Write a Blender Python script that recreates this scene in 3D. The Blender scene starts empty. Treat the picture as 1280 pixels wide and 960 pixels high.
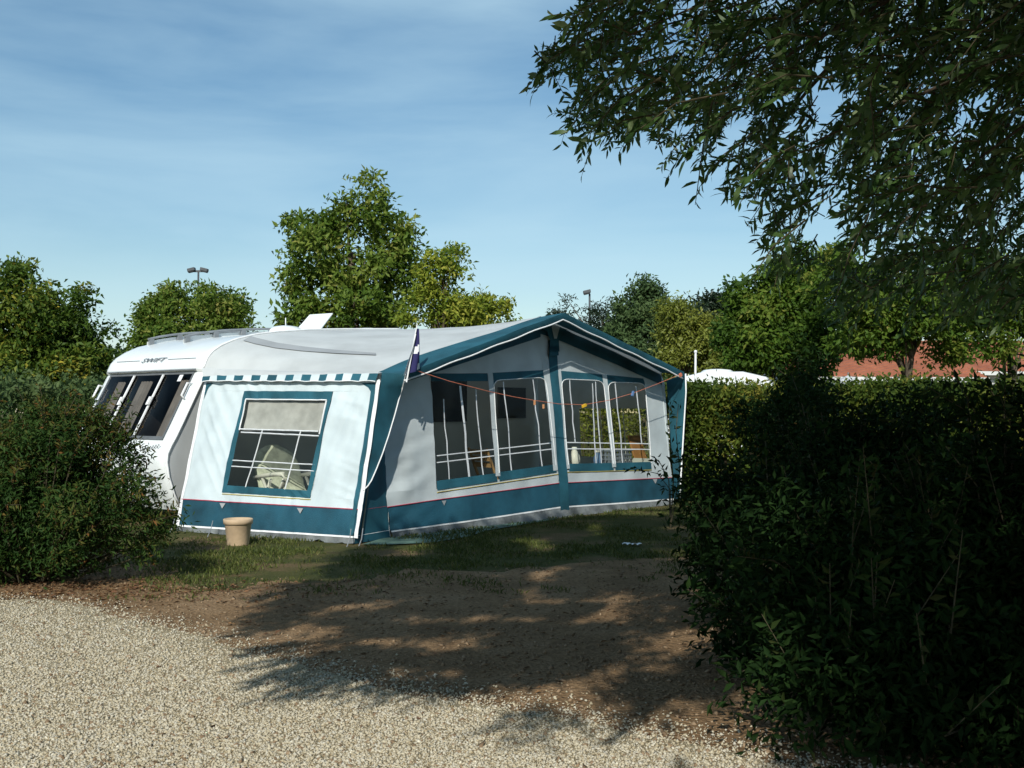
import bpy, math, random
import numpy as np
from mathutils import Vector, Matrix, noise
from mathutils.bvhtree import BVHTree

random.seed(7)
rng = np.random.default_rng(11)
SC = bpy.context.scene
COL = SC.collection
R = math.radians

# ------------------------------------------------------------------ camera
F = 1400.0                       # focal length in photo pixels (1280 wide)
CAMH = 1.4
PITCH = math.atan(35 / F)
cp, sp = math.cos(PITCH), math.sin(PITCH)
CAM = Vector((0, 0, CAMH))
cam_d = bpy.data.cameras.new('camera')
cam = bpy.data.objects.new('camera', cam_d)
COL.objects.link(cam)
cam.location = CAM
cam.rotation_euler = (R(90) + PITCH, 0, 0)
cam_d.sensor_width = 36
cam_d.lens = 36 * F / 1280
cam_d.clip_end = 3000
SC.camera = cam


def ray(px, py):
    cx, cy = (px - 640) / F, -(py - 480) / F
    return Vector((cx, cp - sp * cy, sp + cp * cy))


def at(px, py, Y):
    r = ray(px, py)
    return CAM + r * (Y / r.y)


def gnd(px, py, z=0.0):
    r = ray(px, py)
    return CAM + r * ((z - CAMH) / r.z)


def on_plane(px, py, p, n):
    r = ray(px, py)
    return CAM + r * ((p - CAM).dot(n) / r.dot(n))


def proj(v):
    x, y, z = v[0], v[1], v[2] - CAMH
    yc = cp * y + sp * z
    zc = -sp * y + cp * z
    return 640 + F * x / yc, 480 - F * zc / yc


def proj_np(P):
    x, y, z = P[:, 0], P[:, 1], P[:, 2] - CAMH
    yc = cp * y + sp * z
    zc = -sp * y + cp * z
    ok = yc > 0.3
    yc = np.where(ok, yc, 1)
    return 640 + F * x / yc, 480 - F * zc / yc, ok


def inpoly(x, y, poly):
    x, y = np.asarray(x), np.asarray(y)
    c = np.zeros(x.shape, bool)
    n = len(poly)
    for i in range(n):
        x0, y0 = poly[i]
        x1, y1 = poly[(i + 1) % n]
        if y0 == y1:
            continue
        hit = ((y0 > y) != (y1 > y)) & (x < (x1 - x0) * (y - y0) / (y1 - y0) + x0)
        c ^= hit
    return c


# ------------------------------------------------------------------ materials
def new_mat(name):
    m = bpy.data.materials.new(name)
    m.use_nodes = True
    nt = m.node_tree
    nt.nodes.clear()
    out = nt.nodes.new('ShaderNodeOutputMaterial')
    return m, nt, out


def principled(name, col, rough=0.6, var=0.12, scale=8.0, bump=0.0, bscale=60.0, metal=0.0, spec=0.3,
               stain=None, transl=0.0, coat=0.0, cloth=0.0):
    m, nt, out = new_mat(name)
    N, L = nt.nodes.new, nt.links.new
    b = N('ShaderNodeBsdfPrincipled')
    b.inputs['Roughness'].default_value = rough
    b.inputs['Metallic'].default_value = metal
    b.inputs['Specular IOR Level'].default_value = spec
    b.inputs['Coat Weight'].default_value = coat
    tc = N('ShaderNodeTexCoord')
    nz = N('ShaderNodeTexNoise')
    nz.inputs['Scale'].default_value = scale
    nz.inputs['Detail'].default_value = 6
    L(tc.outputs['Object'], nz.inputs['Vector'])
    mx = N('ShaderNodeMixRGB')
    c2 = stain or tuple(c * (1 - 2.2 * var) for c in col)
    mx.inputs[1].default_value = (*c2, 1)
    mx.inputs[2].default_value = (*[min(1, c * (1 + var)) for c in col], 1)
    rp = N('ShaderNodeMapRange')
    rp.inputs[1].default_value = 0.3
    rp.inputs[2].default_value = 0.62
    L(nz.outputs['Fac'], rp.inputs[0])
    L(rp.outputs[0], mx.inputs[0])
    L(mx.outputs[0], b.inputs['Base Color'])
    if bump:
        n2 = N('ShaderNodeTexNoise')
        n2.inputs['Scale'].default_value = bscale
        n2.inputs['Detail'].default_value = 4
        L(tc.outputs['Object'], n2.inputs['Vector'])
        bp = N('ShaderNodeBump')
        bp.inputs['Strength'].default_value = bump
        bp.inputs['Distance'].default_value = 0.02
        L(n2.outputs['Fac'], bp.inputs['Height'])
        L(bp.outputs['Normal'], b.inputs['Normal'])
    sh = b.outputs[0]
    if transl:
        t = N('ShaderNodeBsdfTranslucent')
        L(mx.outputs[0], t.inputs['Color'])
        ms = N('ShaderNodeMixShader')
        ms.inputs[0].default_value = transl
        L(b.outputs[0], ms.inputs[1])
        L(t.outputs[0], ms.inputs[2])
        sh = ms.outputs[0]
    L(sh, out.inputs['Surface'])
    return m


def leaf_mat(name, cols, transl=0.3, rough=0.45, spec=0.35):
    """Leaf colour runs over the ramp `cols` by each leaf's own random tone."""
    m, nt, out = new_mat(name)
    N, L = nt.nodes.new, nt.links.new
    a = N('ShaderNodeAttribute')
    a.attribute_name = 'tone'
    cr = N('ShaderNodeValToRGB')
    e = cr.color_ramp.elements
    while len(e) < len(cols):
        e.new(0.5)
    for i, c in enumerate(cols):
        e[i].position = i / (len(cols) - 1)
        e[i].color = (*c, 1)
    L(a.outputs['Fac'], cr.inputs[0])
    b = N('ShaderNodeBsdfPrincipled')
    b.inputs['Roughness'].default_value = rough
    b.inputs['Specular IOR Level'].default_value = spec
    L(cr.outputs[0], b.inputs['Base Color'])
    t = N('ShaderNodeBsdfTranslucent')
    hs = N('ShaderNodeHueSaturation')
    hs.inputs['Hue'].default_value = 0.49
    hs.inputs['Value'].default_value = 1.3
    L(cr.outputs[0], hs.inputs['Color'])
    L(hs.outputs[0], t.inputs['Color'])
    ms = N('ShaderNodeMixShader')
    ms.inputs[0].default_value = transl
    L(b.outputs[0], ms.inputs[1])
    L(t.outputs[0], ms.inputs[2])
    L(ms.outputs[0], out.inputs['Surface'])
    return m


def tone_mat(name, cols, rough=0.85):
    m, nt, out = new_mat(name)
    N, L = nt.nodes.new, nt.links.new
    a = N('ShaderNodeAttribute')
    a.attribute_name = 'tone'
    cr = N('ShaderNodeValToRGB')
    e = cr.color_ramp.elements
    while len(e) < len(cols):
        e.new(0.5)
    for i, c in enumerate(cols):
        e[i].position = i / (len(cols) - 1)
        e[i].color = (*c, 1)
    L(a.outputs['Fac'], cr.inputs[0])
    b = N('ShaderNodeBsdfPrincipled')
    b.inputs['Roughness'].default_value = rough
    b.inputs['Specular IOR Level'].default_value = 0.2
    L(cr.outputs[0], b.inputs['Base Color'])
    L(b.outputs[0], out.inputs['Surface'])
    return m


def pane_mat(name, tint, refl=0.06, rough=0.05, bump=0.25, ior=1.45):
    m, nt, out = new_mat(name)
    N, L = nt.nodes.new, nt.links.new
    t = N('ShaderNodeBsdfTransparent')
    t.inputs[0].default_value = (*tint, 1)
    g = N('ShaderNodeBsdfGlossy')
    g.inputs['Roughness'].default_value = rough
    fr = N('ShaderNodeFresnel')
    fr.inputs[0].default_value = ior
    add = N('ShaderNodeMath')
    add.operation = 'ADD'
    add.inputs[1].default_value = refl - 0.04
    L(fr.outputs[0], add.inputs[0])
    tc = N('ShaderNodeTexCoord')
    nz = N('ShaderNodeTexNoise')
    nz.inputs['Scale'].default_value = 5
    bp = N('ShaderNodeBump')
    bp.inputs['Strength'].default_value = bump
    bp.inputs['Distance'].default_value = 0.03
    L(tc.outputs['Object'], nz.inputs['Vector'])
    L(nz.outputs['Fac'], bp.inputs['Height'])
    L(bp.outputs[0], g.inputs['Normal'])
    ms = N('ShaderNodeMixShader')
    L(add.outputs[0], ms.inputs[0])
    L(t.outputs[0], ms.inputs[1])
    L(g.outputs[0], ms.inputs[2])
    L(ms.outputs[0], out.inputs['Surface'])
    return m


def gauze(name, col, clear):
    m = principled(name, col, .9, .1, 6, .2, 120, transl=.15)
    nt = m.node_tree
    o = [n for n in nt.nodes if n.type == 'OUTPUT_MATERIAL'][0]
    s0 = o.inputs['Surface'].links[0].from_socket
    t = nt.nodes.new('ShaderNodeBsdfTransparent')
    x = nt.nodes.new('ShaderNodeMixShader')
    x.inputs[0].default_value = clear
    nt.links.new(s0, x.inputs[1])
    nt.links.new(t.outputs[0], x.inputs[2])
    nt.links.new(x.outputs[0], o.inputs['Surface'])
    return m


M = {}
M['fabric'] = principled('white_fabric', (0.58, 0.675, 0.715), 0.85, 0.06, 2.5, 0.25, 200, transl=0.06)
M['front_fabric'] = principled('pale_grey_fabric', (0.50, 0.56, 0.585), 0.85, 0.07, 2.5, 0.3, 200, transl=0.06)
M['roof_fabric'] = principled('roof_fabric', (0.60, 0.635, 0.645), 0.75, 0.06, 2.0, 0.15, 160, transl=0.22)
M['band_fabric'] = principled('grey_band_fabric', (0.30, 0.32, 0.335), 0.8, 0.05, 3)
M['teal'] = principled('teal_fabric', (0.018, 0.098, 0.138), 0.75, 0.16, 3, 0.3, 160, transl=0.04)
M['skirt'] = principled('teal_skirt_fabric', (0.014, 0.075, 0.115), 0.75, 0.2, 2.5, 0.35, 100)
M['flap'] = principled('grey_vinyl', (0.15, 0.165, 0.17), 0.55, 0.28, 4, 0.6, 25)
M['piping'] = principled('white_piping', (0.78, 0.80, 0.82), 0.5, 0.04, 10)
M['red'] = principled('red_tape', (0.42, 0.05, 0.09), 0.6, 0.1, 10)
M['yellow'] = principled('yellow_tape', (0.50, 0.40, 0.10), 0.6, 0.1, 10)
M['bar'] = principled('pale_bar', (0.66, 0.69, 0.72), 0.5, 0.06, 10)
M['pvc'] = pane_mat('clear_pvc', (0.84, 0.85, 0.78), 0.045, 0.10, 0.35, 1.10)
M['acrylic'] = pane_mat('dark_acrylic', (0.46, 0.48, 0.52), 0.045, 0.03, 0.06, 1.07)
M['blind'] = gauze('gauze_blind', (0.74, 0.74, 0.80), .25)
M['grp'] = principled('caravan_white', (0.74, 0.78, 0.79), 0.3, 0.03, 2, coat=0.3)
M['side_metal'] = principled('caravan_side', (0.42, 0.44, 0.45), 0.45, 0.05, 2)
M['grey_trim'] = principled('grey_trim', (0.12, 0.13, 0.14), 0.5, 0.1, 6)
M['rail_grey'] = principled('rail_grey', (0.22, 0.24, 0.26), 0.4, 0.1, 6)
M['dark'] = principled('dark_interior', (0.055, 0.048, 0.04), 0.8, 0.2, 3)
M['curtain'] = principled('curtain_cloth', (0.55, 0.47, 0.36), 0.9, 0.1, 5)
M['glass_dark'] = principled('dark_glass', (0.012, 0.013, 0.014), 0.12, 0.1, 3, spec=0.5)
M['rubber'] = principled('rubber', (0.02, 0.02, 0.02), 0.8, 0.1, 6)
M['steel'] = principled('steel', (0.42, 0.43, 0.44), 0.35, 0.1, 8, metal=0.8)
M['pot'] = principled('beige_plastic', (0.52, 0.39, 0.26), 0.6, 0.07, 9, 0.1, 40)
M['soil'] = principled('soil', (0.06, 0.045, 0.03), 0.95, 0.3, 20, 0.6, 60)
M['plastic_white'] = principled('white_plastic', (0.72, 0.73, 0.72), 0.45, 0.05, 6)
M['cushion'] = principled('cushion_cloth', (0.52, 0.56, 0.49), 0.9, 0.12, 14, 0.3, 60)
M['wood'] = principled('pine_wood', (0.30, 0.19, 0.10), 0.6, 0.15, 10, 0.2, 60)
M['board'] = principled('orange_board', (0.55, 0.27, 0.13), 0.7, 0.1, 6)
M['basket'] = principled('grey_blue_plastic', (0.16, 0.20, 0.27), 0.5, 0.1, 9)
M['blue_plastic'] = principled('blue_plastic', (0.12, 0.22, 0.42), 0.4, 0.1, 9)
M['orange'] = principled('orange_cord', (0.62, 0.20, 0.12), 0.7, 0.1, 20)
M['yellow_plastic'] = principled('yellow_plastic', (0.75, 0.45, 0.03), 0.5, 0.1, 9)
M['navy'] = principled('navy_flag_cloth', (0.022, 0.022, 0.10), 0.8, 0.1, 12)
M['green_sheet'] = principled('green_groundsheet', (0.10, 0.17, 0.14), 0.7, 0.2, 5, 0.4, 25)
M['bark'] = principled('bark', (0.09, 0.07, 0.05), 0.9, 0.25, 14, 0.8, 40)
M['twig'] = principled('twig_bark', (0.07, 0.06, 0.035), 0.85, 0.2, 20)
M['wall_white'] = principled('white_render', (0.62, 0.63, 0.62), 0.85, 0.08, 1.5)
M['mast'] = principled('mast_steel', (0.07, 0.08, 0.09), 0.5, 0.1, 4)


def tile_mat():
    m, nt, out = new_mat('clay_roof_tiles')
    N, L = nt.nodes.new, nt.links.new
    tc = N('ShaderNodeTexCoord')
    b = N('ShaderNodeBsdfPrincipled')
    b.inputs['Roughness'].default_value = 0.85
    nz = N('ShaderNodeTexNoise')
    nz.inputs['Scale'].default_value = 1.2
    nz.inputs['Detail'].default_value = 12
    nz.inputs['Roughness'].default_value = 0.75
    L(tc.outputs['Object'], nz.inputs['Vector'])
    cr = N('ShaderNodeValToRGB')
    cr.color_ramp.elements[0].position = 0.35
    cr.color_ramp.elements[0].color = (0.21, 0.068, 0.038, 1)
    cr.color_ramp.elements[1].position = 0.68
    cr.color_ramp.elements[1].color = (0.38, 0.14, 0.075, 1)
    L(nz.outputs['Fac'], cr.inputs[0])
    L(cr.outputs[0], b.inputs['Base Color'])
    L(b.outputs[0], out.inputs['Surface'])
    return m


M['tiles'] = tile_mat()


def ground_mat(name, stops, scale, bump, bscale, dist=0.03, fine=None):
    m, nt, out = new_mat(name)
    N, L = nt.nodes.new, nt.links.new
    tc = N('ShaderNodeTexCoord')
    b = N('ShaderNodeBsdfPrincipled')
    b.inputs['Roughness'].default_value = 0.95
    b.inputs['Specular IOR Level'].default_value = 0.1
    nz = N('ShaderNodeTexNoise')
    nz.inputs['Scale'].default_value = scale
    nz.inputs['Detail'].default_value = 9
    nz.inputs['Roughness'].default_value = 0.65
    L(tc.outputs['Object'], nz.inputs['Vector'])
    cr = N('ShaderNodeValToRGB')
    e = cr.color_ramp.elements
    while len(e) < len(stops):
        e.new(0.5)
    for i, (p, c) in enumerate(stops):
        e[i].position = p
        e[i].color = (*c, 1)
    L(nz.outputs['Fac'], cr.inputs[0])
    col = cr.outputs[0]
    n2 = N('ShaderNodeTexNoise')
    n2.inputs['Scale'].default_value = bscale
    n2.inputs['Detail'].default_value = 5
    L(tc.outputs['Object'], n2.inputs['Vector'])
    mx = N('ShaderNodeMixRGB')
    mx.blend_type = 'MULTIPLY'
    mx.inputs[0].default_value = 0.55
    L(col, mx.inputs[1])
    c2 = N('ShaderNodeValToRGB')
    c2.color_ramp.elements[0].position = 0.35
    c2.color_ramp.elements[0].color = (0.45, 0.43, 0.4, 1)
    c2.color_ramp.elements[1].position = 0.6
    c2.color_ramp.elements[1].color = (1.1, 1.1, 1.1, 1)
    L(n2.outputs['Fac'], c2.inputs[0])
    L(c2.outputs[0], mx.inputs[2])
    L(mx.outputs[0], b.inputs['Base Color'])
    bp = N('ShaderNodeBump')
    bp.inputs['Strength'].default_value = bump
    bp.inputs['Distance'].default_value = dist
    L(n2.outputs['Fac'], bp.inputs['Height'])
    L(bp.outputs[0], b.inputs['Normal'])
    L(b.outputs[0], out.inputs['Surface'])
    return m


M['ground'] = ground_mat('turf_soil', [(0.34, (0.045, 0.06, 0.018)), (0.5, (0.085, 0.085, 0.03)), (0.64, (0.17, 0.115, 0.065))], 1.1, 0.8, 45)
M['earth'] = ground_mat('bare_earth', [(0.3, (0.16, 0.10, 0.055)), (0.5, (0.255, 0.165, 0.09)), (0.7, (0.31, 0.21, 0.125))], 1.6, 1.0, 38, 0.03)
M['gravel'] = ground_mat('gravel_bed', [(0.3, (0.27, 0.22, 0.14)), (0.55, (0.38, 0.32, 0.21)), (0.75, (0.45, 0.39, 0.28))], 6, 1.0, 60)
M['stones'] = tone_mat('gravel_stones', [(0.27, 0.21, 0.125), (0.41, 0.35, 0.24), (0.49, 0.44, 0.33), (0.46, 0.43, 0.36), (0.64, 0.60, 0.49)])
M['pebbles'] = tone_mat('earth_pebbles', [(0.12, 0.08, 0.045), (0.23, 0.16, 0.10), (0.31, 0.225, 0.145)])
M['litter'] = tone_mat('dry_litter', [(0.07, 0.035, 0.02), (0.17, 0.085, 0.045), (0.25, 0.15, 0.07)])
M['grass'] = leaf_mat('grass_blades', [(0.05, 0.075, 0.014), (0.085, 0.11, 0.022), (0.13, 0.15, 0.035), (0.24, 0.19, 0.08)], 0.25, 0.6)
M['leaf_near'] = leaf_mat('narrow_leaves', [(0.028, 0.065, 0.014), (0.048, 0.105, 0.025), (0.085, 0.155, 0.045), (0.19, 0.25, 0.12)], 0.34, 0.42, 0.35)
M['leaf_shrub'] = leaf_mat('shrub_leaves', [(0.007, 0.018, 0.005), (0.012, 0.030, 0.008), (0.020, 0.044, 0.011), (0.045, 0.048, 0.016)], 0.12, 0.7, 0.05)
M['leaf_bush'] = leaf_mat('bush_leaves', [(0.016, 0.042, 0.008), (0.032, 0.068, 0.013), (0.07, 0.08, 0.017), (0.16, 0.075, 0.022)], 0.18, 0.6, 0.12)
M['leaf_hedge'] = leaf_mat('hedge_leaves', [(0.035, 0.065, 0.01), (0.07, 0.11, 0.016), (0.15, 0.17, 0.026), (0.27, 0.21, 0.04)], 0.3, 0.6, 0.15)
M['leaf_ash'] = leaf_mat('mid_green_leaves', [(0.05, 0.10, 0.012), (0.10, 0.165, 0.022), (0.17, 0.225, 0.038), (0.32, 0.30, 0.08)], 0.35, 0.55, 0.2)
M['leaf_yellow'] = leaf_mat('yellowing_leaves', [(0.07, 0.13, 0.016), (0.17, 0.235, 0.028), (0.31, 0.34, 0.045), (0.46, 0.42, 0.08)], 0.4, 0.55, 0.2)
M['leaf_mixed'] = leaf_mat('green_and_yellow_leaves', [(0.04, 0.08, 0.01), (0.07, 0.125, 0.016), (0.14, 0.18, 0.025), (0.38, 0.31, 0.04)], 0.32, 0.55, 0.2)
M['leaf_far'] = leaf_mat('far_leaves', [(0.05, 0.09, 0.035), (0.075, 0.125, 0.045), (0.105, 0.15, 0.055)], 0.3, 0.6, 0.15)
M['leaf_pine'] = leaf_mat('pine_needles', [(0.018, 0.035, 0.018), (0.028, 0.05, 0.025), (0.04, 0.062, 0.03)], 0.15)
M['leaf_lime'] = leaf_mat('lime_leaves', [(0.045, 0.095, 0.012), (0.08, 0.15, 0.018), (0.14, 0.2, 0.028), (0.24, 0.24, 0.05)], 0.4, 0.55, 0.2)
M['leaf_pale'] = leaf_mat('pale_green_leaves', [(0.13, 0.16, 0.026), (0.19, 0.22, 0.035), (0.26, 0.27, 0.05)], 0.35)


# ------------------------------------------------------------------ mesh helpers
class MB:
    def __init__(self):
        self.v, self.f, self.m = [], [], []

    def face(self, pts, mi=0):
        b = len(self.v)
        self.v += [Vector(p) for p in pts]
        self.f.append(list(range(b, b + len(pts))))
        self.m.append(mi)

    def grid(self, rows, mi=0, close=False):
        """rows: list of rows of points"""
        b = len(self.v)
        n = len(rows[0])
        for r in rows:
            self.v += [Vector(p) for p in r]
        for i in range(len(rows) - 1):
            for j in range(n if close else n - 1):
                k = (j + 1) % n
                self.f.append([b + i * n + j, b + i * n + k, b + (i + 1) * n + k, b + (i + 1) * n + j])
                self.m.append(mi(i, j) if callable(mi) else mi)

    def tube(self, pts, rad, sides=6, mi=0, cap=True):
        pts = [Vector(p) for p in pts]
        if not hasattr(rad, '__len__'):
            rad = [rad] * len(pts)
        rows = []
        ref = None
        for i, p in enumerate(pts):
            t = (pts[min(i + 1, len(pts) - 1)] - pts[max(i - 1, 0)])
            t = t.normalized() if t.length > 1e-9 else Vector((0, 0, 1))
            if ref is None:
                ref = Vector((0, 0, 1)) if abs(t.z) < 0.9 else Vector((1, 0, 0))
            a = t.cross(ref).normalized()
            c = a.cross(t).normalized()
            ref = c
            rows.append([p + (a * math.cos(2 * math.pi * k / sides) + c * math.sin(2 * math.pi * k / sides)) * rad[i] for k in range(sides)])
        b = len(self.v)
        self.grid(rows, mi, True)
        if cap:
            self.f.append([b + k for k in range(sides)][::-1])
            self.m.append(mi if not callable(mi) else 0)
            e = b + (len(rows) - 1) * sides
            self.f.append([e + k for k in range(sides)])
            self.m.append(mi if not callable(mi) else 0)

    def box(self, c, ax, ay, az, mi=0):
        c, ax, ay, az = Vector(c), Vector(ax) / 2, Vector(ay) / 2, Vector(az) / 2
        b = len(self.v)
        for k in (-1, 1):
            for j in (-1, 1):
                for i in (-1, 1):
                    self.v.append(c + ax * i + ay * j + az * k)
        for q in ((0, 2, 3, 1), (4, 5, 7, 6), (0, 1, 5, 4), (2, 6, 7, 3), (0, 4, 6, 2), (1, 3, 7, 5)):
            self.f.append([b + x for x in q])
            self.m.append(mi)

    def lathe(self, c, prof, sides=28, mi=0):
        c = Vector(c)
        self.grid([[c + Vector((r * math.cos(2 * math.pi * k / sides), r * math.sin(2 * math.pi * k / sides), z)) for k in range(sides)] for r, z in prof], mi, True)

    def build(self, name, mats, parent=None, smooth=False, origin=None, bevel=0):
        me = bpy.data.meshes.new(name)
        o = bpy.data.objects.new(name, me)
        COL.objects.link(o)
        org = Vector(origin) if origin is not None else (root_loc(parent) if parent else Vector((0, 0, 0)))
        me.from_pydata([tuple(p - org) for p in self.v], [], self.f)
        for mt in (mats if isinstance(mats, (list, tuple)) else [mats]):
            me.materials.append(mt)
        me.polygons.foreach_set('material_index', self.m)
        if smooth:
            me.polygons.foreach_set('use_smooth', [True] * len(self.f))
        me.update()
        if parent:
            o.parent = parent
        else:
            o.location = org
        if bevel:
            bv = o.modifiers.new('bevel', 'BEVEL')
            bv.width = bevel
            bv.segments = 2
            bv.limit_method = 'ANGLE'
        return o


ROOT = {}


def root_loc(o):
    """world place of the thing a part belongs to (parts sit at the thing's origin)"""
    return ROOT.get(o.name, ROOT.get(o.parent.name if o.parent else '', Vector((0, 0, 0)))) if o.name in ROOT or o.parent else Vector(o.location)


def tag(o, label=None, cat=None, group=None, kind=None):
    if label: o['label'] = label
    if cat: o['category'] = cat
    if group: o['group'] = group
    if kind: o['kind'] = kind
    return o


def thing(name, label, cat, loc, group=None):
    o = bpy.data.objects.new(name, None)
    COL.objects.link(o)
    o.empty_display_size = 0.2
    o.location = Vector(loc)
    ROOT[o.name] = Vector(loc)
    return tag(o, label, cat, group)


def part(mb, name, mats, parent, **k):
    o = mb.build(name, mats, parent, **k)
    ROOT[o.name] = root_loc(parent)
    return o


def lerp(a, b, t):
    return tuple(a[i] + (b[i] - a[i]) * t for i in range(len(a)))


def patch(mb, S, q, nu, nv, off=0.0, mi=0):
    tl, tr, br, bl = q
    rows = []
    for j in range(nv + 1):
        a, b = lerp(tl, bl, j / nv), lerp(tr, br, j / nv)
        rows.append([S(*lerp(a, b, i / nu), off) for i in range(nu + 1)])
    mb.grid(rows, mi)


def densify(pts, step=6):
    o = [pts[0]]
    for a, b in zip(pts, pts[1:]):
        d = math.dist(a[:2], b[:2])
        n = max(1, int(d / step))
        o += [lerp(a, b, k / n) for k in range(1, n + 1)]
    return o


def ribbon(mb, S, pts, w, off=0.0, mi=0):
    """flat strip w pixels wide along a path on surface S; w may be (start, end)"""
    pts = densify(pts)
    w0, w1 = w if hasattr(w, '__len__') else (w, w)
    A, B = [], []
    for i, p in enumerate(pts):
        q0, q1 = pts[max(i - 1, 0)], pts[min(i + 1, len(pts) - 1)]
        dx, dy = q1[0] - q0[0], q1[1] - q0[1]
        l = math.hypot(dx, dy) or 1
        h = (w0 + (w1 - w0) * i / (len(pts) - 1)) / 2
        nx, ny = -dy / l * h, dx / l * h
        A.append(S(p[0] + nx, p[1] + ny, off))
        B.append(S(p[0] - nx, p[1] - ny, off))
    mb.grid([A, B], mi)


def stube(mb, S, pts, r, off=0.006, mi=0):
    mb.tube([S(p[0], p[1], off) for p in densify(pts)], r, 5, mi)


# ------------------------------------------------------------------ fast numpy meshes
def np_mesh(name, V, faces_flat, sizes, tone, mat, parent=None, origin=None, smooth=False):
    org = np.array(origin if origin is not None else (root_loc(parent) if parent else (0, 0, 0)), float)
    me = bpy.data.meshes.new(name)
    nf = len(sizes)
    me.vertices.add(len(V))
    me.vertices.foreach_set('co', (V - org).astype(np.float32).ravel())
    me.loops.add(len(faces_flat))
    me.loops.foreach_set('vertex_index', faces_flat.astype(np.int32))
    me.polygons.add(nf)
    st = np.zeros(nf, np.int32)
    st[1:] = np.cumsum(sizes)[:-1]
    me.polygons.foreach_set('loop_start', st)
    me.polygons.foreach_set('loop_total', sizes.astype(np.int32))
    if smooth:
        me.polygons.foreach_set('use_smooth', np.ones(nf, bool))
    at_ = me.attributes.new('tone', 'FLOAT', 'FACE')
    at_.data.foreach_set('value', tone.astype(np.float32))
    me.update(calc_edges=True)
    me.validate()
    me.materials.append(mat)
    o = bpy.data.objects.new(name, me)
    COL.objects.link(o)
    if parent:
        o.parent = parent
    else:
        o.location = org
    return o


def nrm(a):
    return a / np.maximum(np.linalg.norm(a, axis=1, keepdims=True), 1e-9)


def leaves(name, P, D, Nn, length, width, tone, mat, parent=None, origin=None, fine=False, droop=0.15):
    """P base points, D directions, Nn rough normals"""
    n = len(P)
    D = nrm(D)
    W = nrm(np.cross(D, Nn))
    U = np.cross(W, D)
    L = length[:, None] if hasattr(length, '__len__') else np.full((n, 1), length)
    Wd = width[:, None] if hasattr(width, '__len__') else np.full((n, 1), width)
    if fine:
        ks = [(0, 0, 0), (0.28, 0.42, 0.02), (0.62, 0.40, -0.03), (1, 0, -droop), (0.62, -0.40, -0.03), (0.28, -0.42, 0.02)]
        fc = np.array([0, 1, 5, 1, 2, 4, 5, 2, 3, 4])
        sz = np.array([3, 4, 3])
    else:
        ks = [(0, 0, 0), (0.45, 0.5, 0.08), (1, 0, -droop), (0.45, -0.5, 0.08)]
        fc = np.array([0, 1, 2, 0, 2, 3])
        sz = np.array([3, 3])
    V = np.stack([P + D * L * a + W * Wd * b + U * L * c for a, b, c in ks], 1).reshape(-1, 3)
    k = len(ks)
    ff = (fc[None, :] + (np.arange(n) * k)[:, None]).ravel()
    return np_mesh(name, V, ff, np.tile(sz, n), np.repeat(tone, len(sz)), mat, parent, origin)


def rand_dir(n, g):
    return nrm(g.normal(size=(n, 3)))


def nz3(P, s):
    return np.array([noise.noise(Vector((p[0] * s, p[1] * s, p[2] * s))) for p in P])


# ------------------------------------------------------------------ world and sun
SUN_EL = 34.5
SUN_AZ = Vector((0.16, 0.987))        # horizontal travel of the light (away from the camera, a little to the right)
w = bpy.data.worlds.new('World')
SC.world = w
w.use_nodes = True
nt = w.node_tree
nt.nodes.clear()
N, L = nt.nodes.new, nt.links.new
wo = N('ShaderNodeOutputWorld')
bg = N('ShaderNodeBackground')
bg.inputs['Strength'].default_value = 0.085
sky = N('ShaderNodeTexSky')
sky.sky_type = 'NISHITA'
sky.sun_disc = False
sky.sun_elevation = R(SUN_EL)
sky.sun_rotation = math.atan2(-SUN_AZ.x, -SUN_AZ.y)
sky.air_density = 1.1
sky.dust_density = 0.3
sky.ozone_density = 1.6
tc = N('ShaderNodeTexCoord')
mp = N('ShaderNodeMapping')
mp.inputs['Scale'].default_value = (1.0, 1.0, 5.5)
mp.inputs['Rotation'].default_value = (R(3), R(-7), 0)
nzc = N('ShaderNodeTexNoise')
nzc.inputs['Scale'].default_value = 2.2
nzc.inputs['Detail'].default_value = 7
nzc.inputs['Roughness'].default_value = 0.52
nzc.inputs['Distortion'].default_value = 0.35
L(tc.outputs['Generated'], mp.inputs['Vector'])
L(mp.outputs['Vector'], nzc.inputs['Vector'])
mr = N('ShaderNodeMapRange')
mr.inputs[1].default_value = 0.35
mr.inputs[2].default_value = 0.72
mr.inputs[3].default_value = 0.0
mr.inputs[4].default_value = 0.62
L(nzc.outputs['Fac'], mr.inputs[0])
mixc = N('ShaderNodeMixRGB')
mixc.inputs[2].default_value = (6.0, 7.8, 9.0, 1)
L(mr.outputs[0], mixc.inputs[0])
L(sky.outputs[0], mixc.inputs[1])
hsv = N('ShaderNodeHueSaturation')
hsv.inputs['Hue'].default_value = 0.493
hsv.inputs['Saturation'].default_value = 1.2
hsv.inputs['Value'].default_value = 1.2
L(mixc.outputs[0], hsv.inputs['Color'])
L(hsv.outputs[0], bg.inputs['Color'])
L(bg.outputs[0], wo.inputs['Surface'])

sd = bpy.data.lights.new('sun', 'SUN')
sd.energy = 4.6
sd.angle = R(0.53)
sd.color = (1.0, 0.96, 0.86)
so = bpy.data.objects.new('sun', sd)
COL.objects.link(so)
tr = Vector((SUN_AZ.x, SUN_AZ.y, -math.tan(R(SUN_EL)))).normalized()
so.rotation_euler = tr.to_track_quat('-Z', 'Y').to_euler()
so.location = (0, -20, 30)
KX, KY = SUN_AZ.x / math.tan(R(SUN_EL)), SUN_AZ.y / math.tan(R(SUN_EL))

vs = SC.view_settings
vs.view_transform = 'Standard'
vs.look = 'None'
vs.gamma = 1
vs.exposure = 0.0
vs.use_curve_mapping = False

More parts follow.
